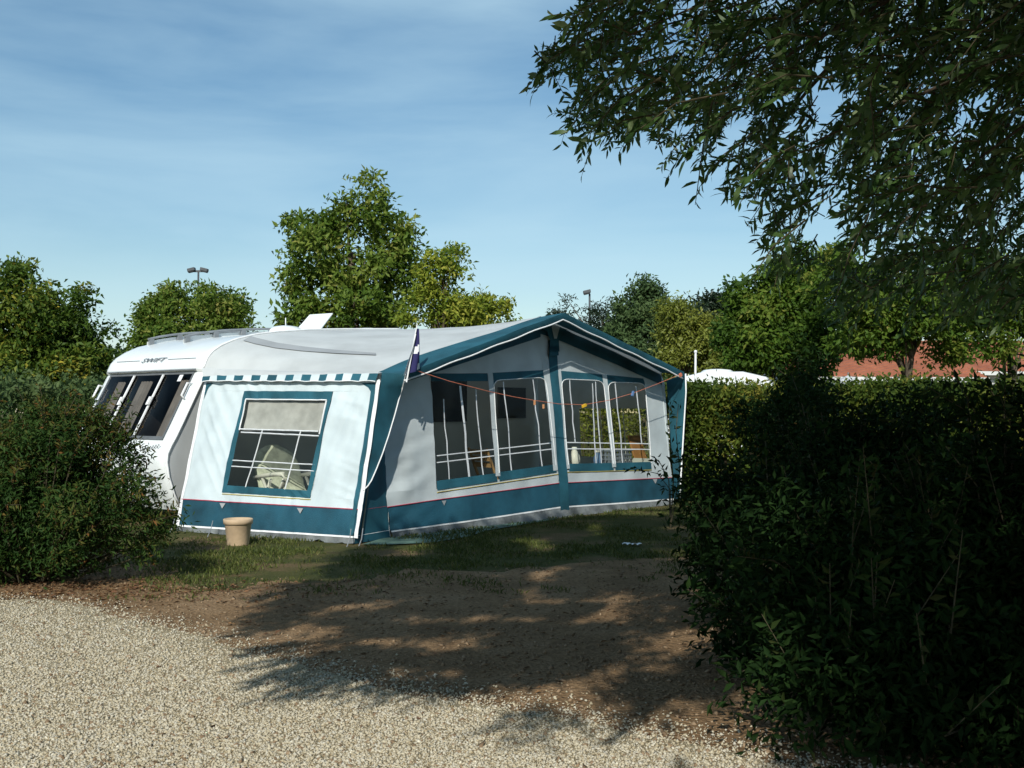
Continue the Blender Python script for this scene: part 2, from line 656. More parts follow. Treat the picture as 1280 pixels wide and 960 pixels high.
# ------------------------------------------------------------------ ground
def sheet(name, pts, z, mat, jitter=0.0, step=0.15):
    out = []
    n = len(pts)
    for i in range(n):
        a, b = Vector(pts[i]), Vector(pts[(i + 1) % n])
        k = max(1, int((b - a).length / step)) if (b - a).length < 14 else 1
        for t in range(k):
            p = a.lerp(b, t / k)
            j = Vector((noise.noise(Vector((p.x * 1.7, p.y * 1.7, 3))), noise.noise(Vector((p.x * 1.7, p.y * 1.7, 9))))) * jitter \
                + Vector((noise.noise(Vector((p.x * 7, p.y * 7, 3))), noise.noise(Vector((p.x * 7, p.y * 7, 9))))) * jitter * 0.5
            out.append((p.x + j.x, p.y + j.y, z))
    mb = MB()
    mb.face(out)
    return tag(mb.build(name, mat), kind='structure'), out


mb = MB()
mb.face([(-900, -60, 0), (900, -60, 0), (900, 1500, 0), (-900, 1500, 0)])
tag(mb.build('ground', M['ground']), kind='structure')
G2 = lambda a: tuple(gnd(*a)[:2])
EARTH_TOP = [G2(p) for p in [(-60, 722), (60, 716), (150, 706), (215, 700), (232, 738), (330, 727), (450, 727), (520, 711), (600, 716), (700, 706), (800, 702), (900, 692), (1100, 690)]]
earth_poly = [(-9, EARTH_TOP[0][1] - 0.3)] + EARTH_TOP + [(7, 9.0), (7, 0), (-9, 0)]
sheet('bare_earth', earth_poly, 0.004, M['earth'], 0.35)
GRAVEL_TOP = [G2(p) for p in [(-40, 752), (60, 750), (150, 772), (250, 800), (380, 838), (480, 862), (600, 884), (700, 900), (800, 922), (900, 938), (1000, 965)]]
gravel_poly = [(-9, GRAVEL_TOP[0][1] + 0.2)] + GRAVEL_TOP + [(2.2, 3.0), (2.2, -4), (-9, -4)]
sheet('gravel_drive', gravel_poly, 0.008, M['gravel'], 0.12)

# loose stones: countless, one object
def stones(name, n, xr, yr, poly, r0, r1, mat, z0, soft=0.2, seed=1, dens=None):
    g = np.random.default_rng(seed)
    # sample uniformly in image rows so the near ground gets the most stones
    u = g.random(n)
    y = yr[0] * (yr[1] / yr[0]) ** u
    hw = 0.47 * y + 0.25
    x = (g.random(n) * 2 - 1) * hw
    jx, jy = g.normal(size=n) * soft, g.normal(size=n) * soft
    ok = inpoly(x + jx, y + jy, poly) & (x > xr[0]) & (x < xr[1])
    x, y = x[ok], y[ok]
    m = len(x)
    r = (r0 + (r1 - r0) * g.random(m) ** 2.6)
    base = np.array([(1, 0, 0), (0, 1, 0), (-1, 0, 0), (0, -1, 0), (0, 0, 1), (0, 0, -1)], float)
    V = base[None] * (0.65 + 0.7 * g.random((m, 6, 1)))
    V += g.normal(size=(m, 6, 3)) * 0.16
    sc = np.stack([np.ones(m), 0.55 + 0.4 * g.random(m), 0.4 + 0.35 * g.random(m)], 1)
    V *= sc[:, None, :]
    a = g.random(m) * 6.283
    ca, sa = np.cos(a)[:, None], np.sin(a)[:, None]
    tl = g.normal(size=m)[:, None] * 0.35
    X, Y, Z = V[..., 0], V[..., 1], V[..., 2]
    Z2 = Z + X * tl
    V = np.stack([X * ca - Y * sa, X * sa + Y * ca, Z2], -1) * r[:, None, None]
    V += np.stack([x, y, z0 + r * 0.22], 1)[:, None, :]
    fc = np.array([0, 1, 4, 1, 2, 4, 2, 3, 4, 3, 0, 4, 1, 0, 5, 2, 1, 5, 3, 2, 5, 0, 3, 5])
    ff = (fc[None] + (np.arange(m) * 6)[:, None]).ravel()
    tone = np.clip(np.repeat(g.normal(0.5, 0.21, m), 8), 0, 1)
    return np_mesh(name, V.reshape(-1, 3), ff, np.full(m * 8, 3), tone, mat)


tag(stones('gravel_stones', 230000, (-9, 3), (4.1, 9.0), gravel_poly, 0.004, 0.0125, M['stones'], 0.008), kind='stuff')
tag(stones('earth_pebbles', 16000, (-9, 6), (4.3, 11.0), earth_poly, 0.003, 0.02, M['pebbles'], 0.004, seed=4), kind='stuff')

# ------------------------------------------------------------------ grass (stuff)
def grass():
    g = np.random.default_rng(5)
    n = 150000
    y = 8.3 + (18.5 - 8.3) * g.random(n) ** 1.3
    x = (g.random(n) * 2 - 1) * (0.49 * y)
    # only outside the bare earth, patchy
    ok = ~inpoly(x + g.normal(size=n) * 0.25, y + g.normal(size=n) * 0.42, earth_poly)
    tuft = ~ok & (y > 8.6) & (g.random(n) < 0.22)
    P = np.stack([x, y, np.zeros(n)], 1)
    nv = np.array([noise.noise(Vector((a * 0.9, b * 1.3, 2.0))) + 0.6 * noise.noise(Vector((a * 3.1, b * 3.1, 7.0))) for a, b in zip(x, y)])
    keep = (ok & (nv + g.normal(size=n) * 0.17 > 0.0)) | (tuft & (nv > 0.32))
    P, nv, y = P[keep], nv[keep], y[keep]
    m = len(P)
    D = g.normal(size=(m, 3)) * 0.55 + np.array([0, 0, 0.8])
    D[:, 2] = np.abs(D[:, 2]) + 0.15
    ln = 0.02 + 0.035 * g.random(m) + 0.02 * np.clip(nv, 0, 1)
    tone = np.clip(0.35 + 0.25 * g.normal(size=m) - 0.1 * nv, 0, 1)
    o = leaves('grass', P, D, rand_dir(m, g), ln, 0.007 + 0.004 * g.random(m), tone, M['grass'])
    tag(o, kind='stuff')


grass()

def litter():
    g = np.random.default_rng(8)
    n = 3600
    x = np.concatenate([g.normal(-3.3, 1.0, n // 2), g.uniform(-3, 3.5, n // 6)])
    y = np.concatenate([g.normal(8.75, 0.35, n // 2), g.uniform(4.8, 11, n // 6)])
    ok = (inpoly(x, y, earth_poly) & ~inpoly(x, y, gravel_poly)) | (g.random(len(x)) < 0.10)
    x, y = x[ok], y[ok]
    n = len(x)
    P = np.stack([x, y, np.full(n, 0.012)], 1)
    D = g.normal(size=(n, 3))
    D[:, 2] *= 0.12
    D[:, 2] = np.abs(D[:, 2])
    Nn = np.tile((0, 0, 1.0), (n, 1)) + g.normal(size=(n, 3)) * 0.3
    o = leaves('leaf_litter', P, D, Nn, 0.02 + 0.035 * g.random(n), 0.008 + 0.012 * g.random(n), g.random(n), M['litter'])
    tag(o, kind='stuff')


litter()

# ------------------------------------------------------------------ caravan
d = Vector((0.64, 0.77, 0)).normalized()       # along the caravan, nose to tail
wd = Vector((-d.y, d.x, 0))                    # across it, away from the awning
nf = Vector((d.y, -d.x, 0))                    # out of the awning front
P0 = Vector((-3.75, 13.75, 0))
cara_loc = P0 + d * 3 + wd * 1.1


def CV(s, w_, z):
    return P0 + d * s + wd * w_ + Vector((0, 0, z))


PROF = [(-.40, .22), (-.50, .40), (-.58, .62), (-.61, .80), (-.60, .90), (-.55, 1.0), (-.50, 1.08),
        (-.39, 1.28), (-.28, 1.49), (-.17, 1.70), (-.08, 1.87), (-.055, 1.90), (-.085, 1.915), (-.075, 1.96), (-.03, 2.05), (.05, 2.13), (.18, 2.21), (.375, 2.295),
        (.7, 2.375), (1.06, 2.43), (1.6, 2.48), (2.2, 2.52), (3.3, 2.56), (4.4, 2.57), (5.4, 2.56), (5.9, 2.50), (6.3, 2.33), (6.55, 2.0), (6.7, 1.4), (6.75, .8), (6.6, .25)]
CW = 2.2
WROWS = [(0, .07), (.012, .03), (.04, .01), (.09, 0), (.17, 0), (.5, 0), (1.1, 0), (1.7, 0), (CW - .17, 0), (CW - .09, 0), (CW - .04, .01), (CW - .012, .03), (CW, .07)]
cara = thing('caravan', 'white touring caravan with raked dark front window behind the awning', 'caravan', cara_loc)
cc = Vector((3.0, 1.3))


def inset(p, i):
    v = Vector(p)
    return v + (cc - v).normalized() * i


mb = MB()
I0, I1 = 6, 11                                   # profile span of the front window opening
rows = [[CV(*inset(p, i)[:1], w_, inset(p, i)[1]) for p in PROF] for w_, i in WROWS]
b0 = len(mb.v)
for r in rows:
    mb.v += r
n = len(PROF)
for i in range(len(rows) - 1):
    for j in range(n - 1):
        if 4 <= i <= 7 and I0 <= j < I1 - 1:
            continue
        mb.f.append([b0 + i * n + j, b0 + i * n + j + 1, b0 + (i + 1) * n + j + 1, b0 + (i + 1) * n + j])
        mb.m.append(0)
body = part(mb, 'body', M['grp'], cara, smooth=True)
mb = MB()
mb.face([CV(*inset(p, .068)[:1], .0, inset(p, .068)[1]) for p in PROF])
mb.face([CV(*inset(p, .068)[:1], CW, inset(p, .068)[1]) for p in PROF][::-1])
fl = [CV(-.40, .05, .24), CV(6.6, .05, .24), CV(6.6, CW - .05, .24), CV(-.40, CW - .05, .24)]
mb.face(fl)
part(mb, 'side_wall', M['side_metal'], cara)
# grey corner trim following the nose edge
mb = MB()
mb.tube([CV(*inset(p, .05)[:1], -.012, inset(p, .05)[1]) for p in PROF], .016, 6)
part(mb, 'awning_rail', M['piping'], cara, smooth=True)
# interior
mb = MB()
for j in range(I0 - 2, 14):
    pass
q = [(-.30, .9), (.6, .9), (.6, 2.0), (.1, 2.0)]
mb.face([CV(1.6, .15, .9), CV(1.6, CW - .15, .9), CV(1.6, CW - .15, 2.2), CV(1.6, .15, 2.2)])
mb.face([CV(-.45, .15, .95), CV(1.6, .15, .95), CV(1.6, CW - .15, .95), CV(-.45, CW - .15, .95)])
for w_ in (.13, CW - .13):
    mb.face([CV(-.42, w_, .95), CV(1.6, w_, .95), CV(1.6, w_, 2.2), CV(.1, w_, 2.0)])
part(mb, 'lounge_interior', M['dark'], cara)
mb = MB()
for w0, w1 in ((.30, .52), (1.18, 1.42), (1.82, 1.98)):
    rws = []
    for z in (1.05, 1.3, 1.55, 1.8):
        s0 = -.50 + (z - 1.08) * .52 + .14
        rws.append([CV(s0 + .025 * math.sin(k * 1.9), w0 + (w1 - w0) * k / 12, z) for k in range(13)])
    mb.grid(rws)
part(mb, 'curtain', M['curtain'], cara, smooth=True)


def nose(z, w_, off):
    # point on the raked window plane
    a, b = Vector((-.50, 1.08)), Vector((-.055, 1.90))
    t = (z - a.y) / (b.y - a.y)
    s = a.x + (b.x - a.x) * t
    nn = Vector((-(b.y - a.y), b.x - a.x)).normalized()
    return CV(s + nn.x * off, w_, z + nn.y * off)


panes = [(.17, .74), (.80, 1.40), (1.46, CW - .17)]
win = MB()
for z0, z1 in ((1.06, 1.10), (1.865, 1.895)):
    win.grid([[nose(z0, .14, .012), nose(z0, CW - .14, .012)], [nose(z1, .14, .016), nose(z1, CW - .14, .016)]])
for a in (.14, CW - .17):
    win.grid([[nose(1.06, a, .014), nose(1.06, a + .03, .014)], [nose(1.895, a, .014), nose(1.895, a + .03, .014)]])
win = part(win, 'front_window', M['grey_trim'], cara)
for a, b in panes:
    m2 = MB()
    m2.grid([[nose(z, a + (b - a) * k / 6, .008 + .012 * math.sin(math.pi * (z - 1.08) / .82) * math.sin(math.pi * k / 6)) for k in range(7)] for z in np.linspace(1.085, 1.875, 9)])
    part(m2, 'pane', M['acrylic'], win, smooth=True)
for a in (.77, 1.43):
    m2 = MB()
    m2.box(nose(1.48, a, .03), d * .02, wd * .024, nose(1.86, a, 0) - nose(1.1, a, 0))
    m2.box(nose(1.52, a, .05), d * .03, wd * .045, (nose(1.58, a, 0) - nose(1.48, a, 0)))
    part(m2, 'mullion', M['piping'], win)
m2 = MB()
m2.box(nose(1.80, .34, .043), d * .004, wd * .075, (nose(1.85, 0, 0) - nose(1.77, 0, 0)))
part(m2, 'sticker', M['piping'], win)
# roof moulding line and grab handles
mb = MB()
mb.tube([CV(-.095, .10 + 1.99 * k / 8, 1.925) for k in range(9)], .012, 6)
part(mb, 'gutter_trim', M['rail_grey'], cara)
for a, b in ((.20, .80), (1.45, 2.0)):
    mb = MB()
    mb.tube([CV(-.02, a + (b - a) * k / 8, 2.07) for k in range(9)], .004, 5)
    part(mb, 'coachline', M['rail_grey'], cara)
for a, s_ in ((.09, 1), (CW - .09, -1)):
    mb = MB()
    mb.tube([nose(1.55, a, .0), nose(1.57, a, .07), nose(1.72, a, .07), nose(1.74, a, .0)], .014, 6)
    part(mb, 'grab_handle', M['piping'], cara, smooth=True)
mb = MB()
for z in (.45, .62):
    mb.tube([CV(-.50 if z < .5 else -.59, .12, z), CV(-.50 if z < .5 else -.59, CW - .12, z)], .008, 5)
part(mb, 'locker_seam', M['rail_grey'], cara)


def text_mesh(name, body, size, mat, parent, org, X, Y, depth=0.002, shear=0.2, stretch=1.0):
    cu = bpy.data.curves.new(name, 'FONT')
    cu.body = body
    cu.size = size
    cu.extrude = depth
    cu.align_x = 'CENTER'
    cu.shear = shear
    tmp = bpy.data.objects.new('tmp', cu)
    me = bpy.data.meshes.new_from_object(tmp)
    bpy.data.objects.remove(tmp)
    Z = X.cross(Y)
    mat4 = Matrix((X, Y, Z)).transposed().to_4x4()
    mat4.translation = org - root_loc(parent)
    me.transform(Matrix.Diagonal((stretch, 1, 1, 1)))
    me.transform(mat4)
    o = bpy.data.objects.new(name, me)
    me.materials.clear()
    me.materials.append(mat)
    COL.objects.link(o)
    o.parent = parent
    return o


up = (CV(.05, 0, 2.13) - CV(-.03, 0, 2.05)).normalized()
outn = (-wd).cross(up)
text_mesh('lettering', 'SWIFT', .105, M['grey_trim'], cara, CV(-.03, 1.12, 2.05) + outn * .014 - up * .02, -wd, up, stretch=1.75)
# scroll of script on the lower nose
mb = MB()
pp = []
for k in range(60):
    t = k / 59
    w_ = .10 + .42 * t
    pp.append(CV(-.565 + .012 * math.sin(0), w_, 1.0 - .06 * t + .018 * math.sin(t * 46)) - d * .022)
mb.tube(pp, .0045, 4)
part(mb, 'script_decal', M['grey_trim'], cara)
# roof rails
def zroof(s):
    for a, b in zip(PROF[11:], PROF[12:]):
        if a[0] <= s <= b[0] and b[0] > a[0]:
            return a[1] + (b[1] - a[1]) * (s - a[0]) / (b[0] - a[0])
    return 2.56


for w_ in (1.15, 2.0):
    mb = MB()
    ss = np.linspace(.45, 2.0, 9)
    mb.tube([CV(s, w_, zroof(s) + .085) for s in ss], .016, 8)
    for s in (.5, .95, 1.4, 1.95):
        mb.box(CV(s, w_, zroof(s) + .035), d * .07, wd * .035, (0, 0, .10))
    mb.grid([[CV(s, w_ + .03, zroof(s) + .002) for s in ss], [CV(s, w_ + .03, zroof(s) + .05) for s in ss]], 1)
    part(mb, 'roof_rail', [M['rail_grey'], M['grp']], cara, smooth=False)
# dome vent
mb = MB()
c = CV(2.1, 1.1, zroof(2.1))
mb.lathe(c, [(.26, 0), (.26, .05), (.24, .075), (.17, .11), (.08, .125), (.002, .128)], 24)
mb.tube([c + Vector((0, 0, .1)), c + Vector((0, 0, .24))], .008, 5)
part(mb, 'dome_vent', M['grp'], cara, smooth=True)
# open skylight: the hatch is hinged along its far edge
mb = MB()
h0 = at(369, 414, 16.2)
e = [at(367, 416, 16.1), at(398, 415, 16.3), at(416.5, 391, 16.75), at(387, 393, 16.55)]
nn = (e[1] - e[0]).cross(e[3] - e[0]).normalized()
b0 = len(mb.v)
mb.v += e + [p - nn * .035 for p in e]
for f in ((0, 1, 2, 3), (7, 6, 5, 4), (0, 4, 5, 1), (1, 5, 6, 2), (2, 6, 7, 3), (3, 7, 4, 0)):
    mb.f.append([b0 + k for k in f])
    mb.m.append(0)
for k in (0, 1):
    mb.tube([e[k].lerp(e[3 - k], .1), e[k].lerp(e[3 - k], .1) - Vector((0, 0, .16))], .012, 5)
part(mb, 'skylight', M['grp'], cara, bevel=.008)
mb = MB()
mb.lathe(CV(3.55, .95, zroof(3.5) - .01), [(.30, 0), (.30, .05), (.26, .10), (.12, .125), (.002, .13)], 24)
part(mb, 'roof_vent', M['grp'], cara, smooth=True)
# side windows and door, seen through the awning glazing
for s0, s1, z0, z1 in ((1.2, 2.3, 1.25, 1.85), (3.95, 4.75, 1.25, 1.9), (5.5, 6.2, 1.3, 1.8)):
    mb = MB()
    mb.box(CV((s0 + s1) / 2, -.012, (z0 + z1) / 2), d * (s1 - s0), wd * .03, (0, 0, z1 - z0))
    part(mb, 'side_window', M['glass_dark'], cara, bevel=.01)
mb = MB()
mb.box(CV(3.2, -.01, 1.2), d * .62, wd * .024, (0, 0, 1.75))
dr = part(mb, 'door', M['grp'], cara, bevel=.008)
mb = MB()
mb.box(CV(2.97, -.03, 1.15), d * .05, wd * .03, (0, 0, .14))
part(mb, 'handle', M['grey_trim'], dr)
for s in (3.2,):
    for w_ in (.02, CW - .2):
        mb = MB()
        cx = CV(s - .02, w_, .31)
        ring = []
        for rr, o_ in ((.12, .0), (.2, .0), (.31, .01), (.31, .17), (.2, .18)):
            ring.append([cx + d * (rr * math.cos(2 * math.pi * k / 24)) + Vector((0, 0, rr * math.sin(2 * math.pi * k / 24))) + wd * o_ for k in range(24)])
        mb.grid(ring, 0, True)
        part(mb, 'wheel', M['rubber'], cara, smooth=True)
mb = MB()
mb.tube([CV(-.25, .18, .25), CV(-.22, .16, .0)], .03, 6)
mb.box(CV(-.22, .16, .012), d * .14, wd * .14, (0, 0, .024))
part(mb, 'corner_steady', M['rail_grey'], cara)

# ------------------------------------------------------------------ awning
BL, C0, C1, D1 = gnd(220, 664), gnd(443, 681), gnd(488, 673), gnd(842, 630)
aw_loc = (BL + D1 + C1) / 3
aw_loc.z = 0
awn = thing('awning', 'white and teal caravan awning with gable porch and clear windows', 'awning', aw_loc)
tls = at(262, 472, BL.y + .32)
NS = (C0 - BL).cross(tls - BL).normalized()
if NS.y > 0: NS = -NS
FL, OV = .18, .40
mid = (C1 + D1) / 2
fd = (D1 - C1).normalized()
nf = Vector((fd.y, -fd.x, 0))
pm = mid + Vector((0, 0, 1.8)) - nf * FL
NF = (D1 - C1).cross(pm - C1).normalized()
if NF.y > 0: NF = -NF
PC = C1 + nf * (OV - FL)


def nz(x, y, k):
    return noise.noise(Vector((x, y, k)))


def wr_side(px, py):
    # folds hang from the upper left corner and fade towards the hem
    t = (px - 240) * .09 + (py - 480) * .035
    a = .018 * nz(t * 1.2, py * .006, 1) + .009 * nz(px * .05 - py * .02, py * .03, 5)
    tt = (px - 250) * .8 - (py - 478) * .33
    fade = max(0, min(1, (px - 262 + (py - 478) * .2) / 14)) * max(0, 1 - (px - 250) / 130) * max(0, 1 - (py - 478) / 190)
    a += fade * .040 * (1 - abs(nz(tt * .085, (px + py) * .004, 31))) ** 4
    fr_ = max(0, (px - 400) / 70)
    a += fr_ * max(0, 1 - max(0, px - 440) / 22) * .022 * (1 - abs(nz(py * .05 - px * .02, px * .008, 37))) ** 4
    sk = max(0, min(1, (py - 618) / 30))
    a += sk * .018 * nz(px * .075, py * .008, 9)
    return a


def S_side(px, py, off=0.0):
    return on_plane(px, py, BL, NS) + NS * (off + wr_side(px, py))


def wr_front(px, py):
    a = .016 * nz(px * .05 + py * .01, py * .012, 21)
    lf = max(0, min(1, (560 - px) / 50))
    a += lf * .05 * nz(px * .035 + py * .06, py * .012 - px * .01, 13)
    sk = max(0, min(1, (py - 600) / 25))
    a += sk * .03 * nz(px * .03, py * .015, 17)
    return a


def S_front(px, py, off=0.0):
    return on_plane(px, py, C1, NF) + NF * (off + wr_front(px, py))


def S_can(px, py, off=0.0):
    return on_plane(px, py, PC, nf) + nf * off


TL, PK, TR = S_can(507, 466), S_can(705, 391), S_can(855, 465)
WTL, WTP, WTR = (p - nf * OV - Vector((0, 0, .02)) for p in (TL, PK, TR))
wl, wp, wrr = proj(WTL), proj(WTP), proj(WTR)
print('awning corner px', wl, wp, wrr, 'TL', TL, 'PK', PK, 'TR', TR)

# --- roof: ruled from the gable edge to the caravan's awning rail
def rail(t):
    """t 0..1 along the left half of the awning rail"""
    L_ = [(-.075, 1.93), (-.05, 1.99), (-.02, 2.06), (.05, 2.14), (.18, 2.22), (.375, 2.30), (.7, 2.385), (1.06, 2.44), (1.6, 2.495), (2.2, 2.535), (3.3, 2.60)]
    return samp(L_, t)


def rail_r(t):
    return samp([(3.3, 2.60), (4.4, 2.58), (5.4, 2.55), (5.9, 2.48), (6.25, 2.32), (6.45, 2.02)], t)


def samp(L_, t):
    ln = [0]
    for a, b in zip(L_, L_[1:]):
        ln.append(ln[-1] + math.dist(a, b))
    x = t * ln[-1]
    for i in range(len(L_) - 1):
        if x <= ln[i + 1] + 1e-9:
            k = (x - ln[i]) / (ln[i + 1] - ln[i])
            s, z = lerp(L_[i], L_[i + 1], k)
            return CV(s, -.03, z)
    return CV(L_[-1][0], -.03, L_[-1][1])


def roofL(t, v):
    a, b = TL.lerp(PK, t), rail(t ** 1.25)
    p = a.lerp(b, v)
    sag = .055 * math.sin(math.pi * v) * (0.3 + .7 * t) + .05 * math.sin(math.pi * t) * math.sin(math.pi * v)
    return p - Vector((0, 0, sag)) + Vector((0, 0, .01 * nz(t * 5, v * 5, 2)))


def roofR(t, v):
    a, b = PK.lerp(TR, t), rail_r(t ** .8)
    p = a.lerp(b, v)
    return p - Vector((0, 0, .055 * math.sin(math.pi * v) * (1 - .5 * t) + .04 * math.sin(math.pi * t) * math.sin(math.pi * v)))


VB = .135
mb = MB()
for fn in (roofL, roofR):
    mb.grid([[fn(i / 24, VB + (1 - VB) * j / 20) for i in range(25)] for j in range(21)])
roof = part(mb, 'roof', M['roof_fabric'], awn, smooth=True)
rv = [Vector(v.co) + root_loc(roof) for v in roof.data.vertices]
bvh = BVHTree.FromPolygons(rv, [list(p.vertices) for p in roof.data.polygons])


def S_roof(px, py, off=0.0):
    r = ray(px, py).normalized()
    hit = bvh.ray_cast(CAM, r)
    p, n_ = hit[0], hit[1]
    if p is None:
        p, n_ = bvh.find_nearest(at(px, py, 14.0))[:2]
    if n_.z < 0: n_ = -n_
    return p + n_ * off


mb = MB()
ribbon(mb, S_roof, [(305, 422.5), (320, 427), (345, 432.5), (380, 437), (420, 440.5), (470, 443.5)], (8, 2.5), .012)  # darker grey strip just above the roof surface, tapering to the right
part(mb, 'grey_band', M['band_fabric'], roof)
mb = MB()
mb.tube([rail(t ** 1.25) + Vector((0, 0, .008)) - wd * .01 for t in np.linspace(0, 1, 40)], .013, 6)
part(mb, 'piping', M['piping'], roof, smooth=True)

# --- canopy: teal roof edge and the fascia that hangs from the gable bar
mb = MB()
for fn in (roofL, roofR):
    mb.grid([[fn(i / 24, VB * j / 4) for i in range(25)] for j in range(5)])
canopy = part(mb, 'canopy', M['teal'], awn, smooth=True)


def drop(p, z):
    return p - Vector((0, 0, z))


mb = MB()
fz = .085
ed = [TL.lerp(PK, i / 24) for i in range(25)] + [PK.lerp(TR, i / 24) for i in range(1, 25)]
lo = [drop(p, fz + .012 * math.sin(i * .5) ** 2) - nf * .02 for i, p in enumerate(ed)]
mb.grid([[p + nf * .004 for p in ed], [(Vector(a) + Vector(b)) / 2 + nf * .012 for a, b in zip(ed, lo)], lo])
part(mb, 'fascia', M['teal'], canopy, smooth=True)
mb = MB()
mb.tube(lo, .011, 6)
part(mb, 'piping', M['piping'], canopy, smooth=True)
mb = MB()
for (a, b, ha, hb) in ((wl, wp, 15, 25), (wp, wrr, 21, 12)):
    a, b = lerp(a, b, .02 if a is wl else 0), b
    rows = []
    for j in range(4):
        rows.append([S_front(*(lambda p, h: (p[0], p[1] + 1.5 + h * j / 3))(lerp(a, b, i / 20), ha + (hb - ha) * (i / 20) ** .6), .012) for i in range(21)])
    mb.grid(rows)
part(mb, 'gable_band', M['skirt'], awn, smooth=True)
# Y-shaped apex gusset under the ridge
mb = MB()
ap = proj(WTP)
for pts in ([(690, 440), (690, 425), (684, 412), (672, 407)], [(690, 440), (690, 425), (697, 412), (712, 407)]):
    ribbon(mb, S_front, pts, (12, 7), .05)
ribbon(mb, S_front, [(689.5, 436), (690, 445)], 11, .045)
part(mb, 'apex_gusset', M['teal'], awn)
mb = MB()
patch(mb, S_front, ((684, 402), (697, 402), (692, 424), (689, 424)), 2, 4, .06)
part(mb, 'apex_insert', M['front_fabric'], awn)

# --- side panel (the brightly lit end wall)
mb = MB()
sq = [((257, 475.5), (475, 474), (471.5, 489), (255, 489)), ((255, 489), (306.7, 489.2), (276.7, 615.3), (231, 615)),
      ((416.2, 489.2), (471.5, 489), (450.4, 624), (388.2, 622.5)), ((231, 615), (276.7, 615.3), (276.7, 627), (228, 624)),
      ((276.7, 615.3), (388.2, 622.5), (388.2, 633), (276.7, 627)), ((388.2, 622.5), (450.4, 624), (448.5, 637), (388.2, 633))]
for q in sq:
    nu = max(2, int(abs(q[1][0] - q[0][0]) / 2)); nv = max(2, int(abs(q[3][1] - q[0][1]) / 2.5))
    patch(mb, S_side, q, nu, nv)
side = part(mb, 'side_panel', M['fabric'], awn, smooth=True)
mb = MB()
patch(mb, S_side, ((228, 624), (448.5, 637), (443.5, 671.5), (221.8, 657)), 60, 8, .001)
part(mb, 'skirt', M['skirt'], side, smooth=True)
mb = MB()
rows = []
for j in range(4):
    r_ = []
    for i in range(61):
        a = lerp((221.8, 657), (443.5, 671.5), i / 60)
        b = lerp((219, 664.5), (442.5, 682), i / 60)
        p = S_side(*lerp(a, b, j / 3), .0)
        p += NS * (.04 * nz(i * .35, 3, 3) * j / 3)
        if j == 3:
            p.z = .003 + .05 * max(0, nz(i * .28, 7.3, 1.0) - .18)
        r_.append(p)
    rows.append(r_)
mb.grid(rows)
part(mb, 'mud_flap', M['flap'], side, smooth=True)
mb = MB()
stube(mb, S_side, [(228, 624), (448.5, 637)], .006, .004)
part(mb, 'red_piping', M['red'], side)
mb = MB()
ribbon(mb, S_side, [(221.8, 657), (443.5, 671.5)], 2.2, .006)
part(mb, 'piping', M['piping'], side)
mb = MB()
ribbon(mb, S_side, [(257.5, 477), (222, 656)], 3.4, .006)
part(mb, 'piping', M['piping'], side)
mb = MB()
ribbon(mb, S_side, [(474.5, 476), (446.5, 673)], 4.6, .022)
part(mb, 'piping', M['piping'], side)
mb = MB()
ribbon(mb, S_side, [(468.5, 480), (439.5, 669)], 5.0, .012)
for tri in (((258, 479), (268, 479), (259, 487), (256, 500)), ((452, 479), (470, 479), (468, 505), (465, 487))):
    part(mb, 'corner_trim', M['teal'], side)
    mb = MB()
    patch(mb, S_side, tri, 3, 3, .007)
part(mb, 'corner_trim', M['teal'], side)
mb = MB()
for x, y in ((279, 629), (376, 635.2)):
    mb = MB()
    mb.face([S_side(x - 3.5, y, .016), S_side(x + 3.5, y + .3, .016), S_side(x - .2, y + 7, .016)])
    part(mb, 'pennant_patch', M['band_fabric'], side)
# valance: teal and white checks
mb = MB()
NV = 21
rows_t, rows_m, rows_b = [], [], []
for i in range(NV * 4 + 1):
    t = i / (NV * 4)
    a, b = lerp((256.5, 471), (476, 467.5), t), lerp((257, 478.6), (474.5, 478.6), t)
    sc = .9 * abs(math.sin(math.pi * t * 10))
    rows_t.append(roofL(0, 1 - .90 * t) + NS * .015 + Vector((0, 0, .006)))
    rows_m.append(S_side(a[0], a[1] + .6, .05))
    rows_b.append(S_side(b[0] - 1.2, b[1] - sc, .058))
mb.grid([rows_t, rows_m, rows_b], lambda i, j: 2 if i == 0 else (1 if (j // 4) % 2 == 0 else 0))
part(mb, 'valance', [M['fabric'], M['teal'], M['roof_fabric']], awn, smooth=True)
mb = MB()
mb.tube([p + NS * .002 for p in rows_b], .006, 5)
part(mb, 'valance_piping', M['piping'], awn)

# side window
O = ((306.7, 489.2), (416.2, 489.2), (388.2, 622.5), (276.7, 615.3))
Ii = ((309.1, 499.5), (409.5, 500.3), (384.6, 613.4), (284.6, 606.7))


def ring(mb, S, O, I, off, n=14):
    for k in range(4):
        a, b = O[k], O[(k + 1) % 4]
        c, e_ = I[(k + 1) % 4], I[k]
        rows = [[S(*lerp(a, b, i / n), off) for i in range(n + 1)], [S(*lerp(e_, c, i / n), off) for i in range(n + 1)]]
        mb.grid(rows)


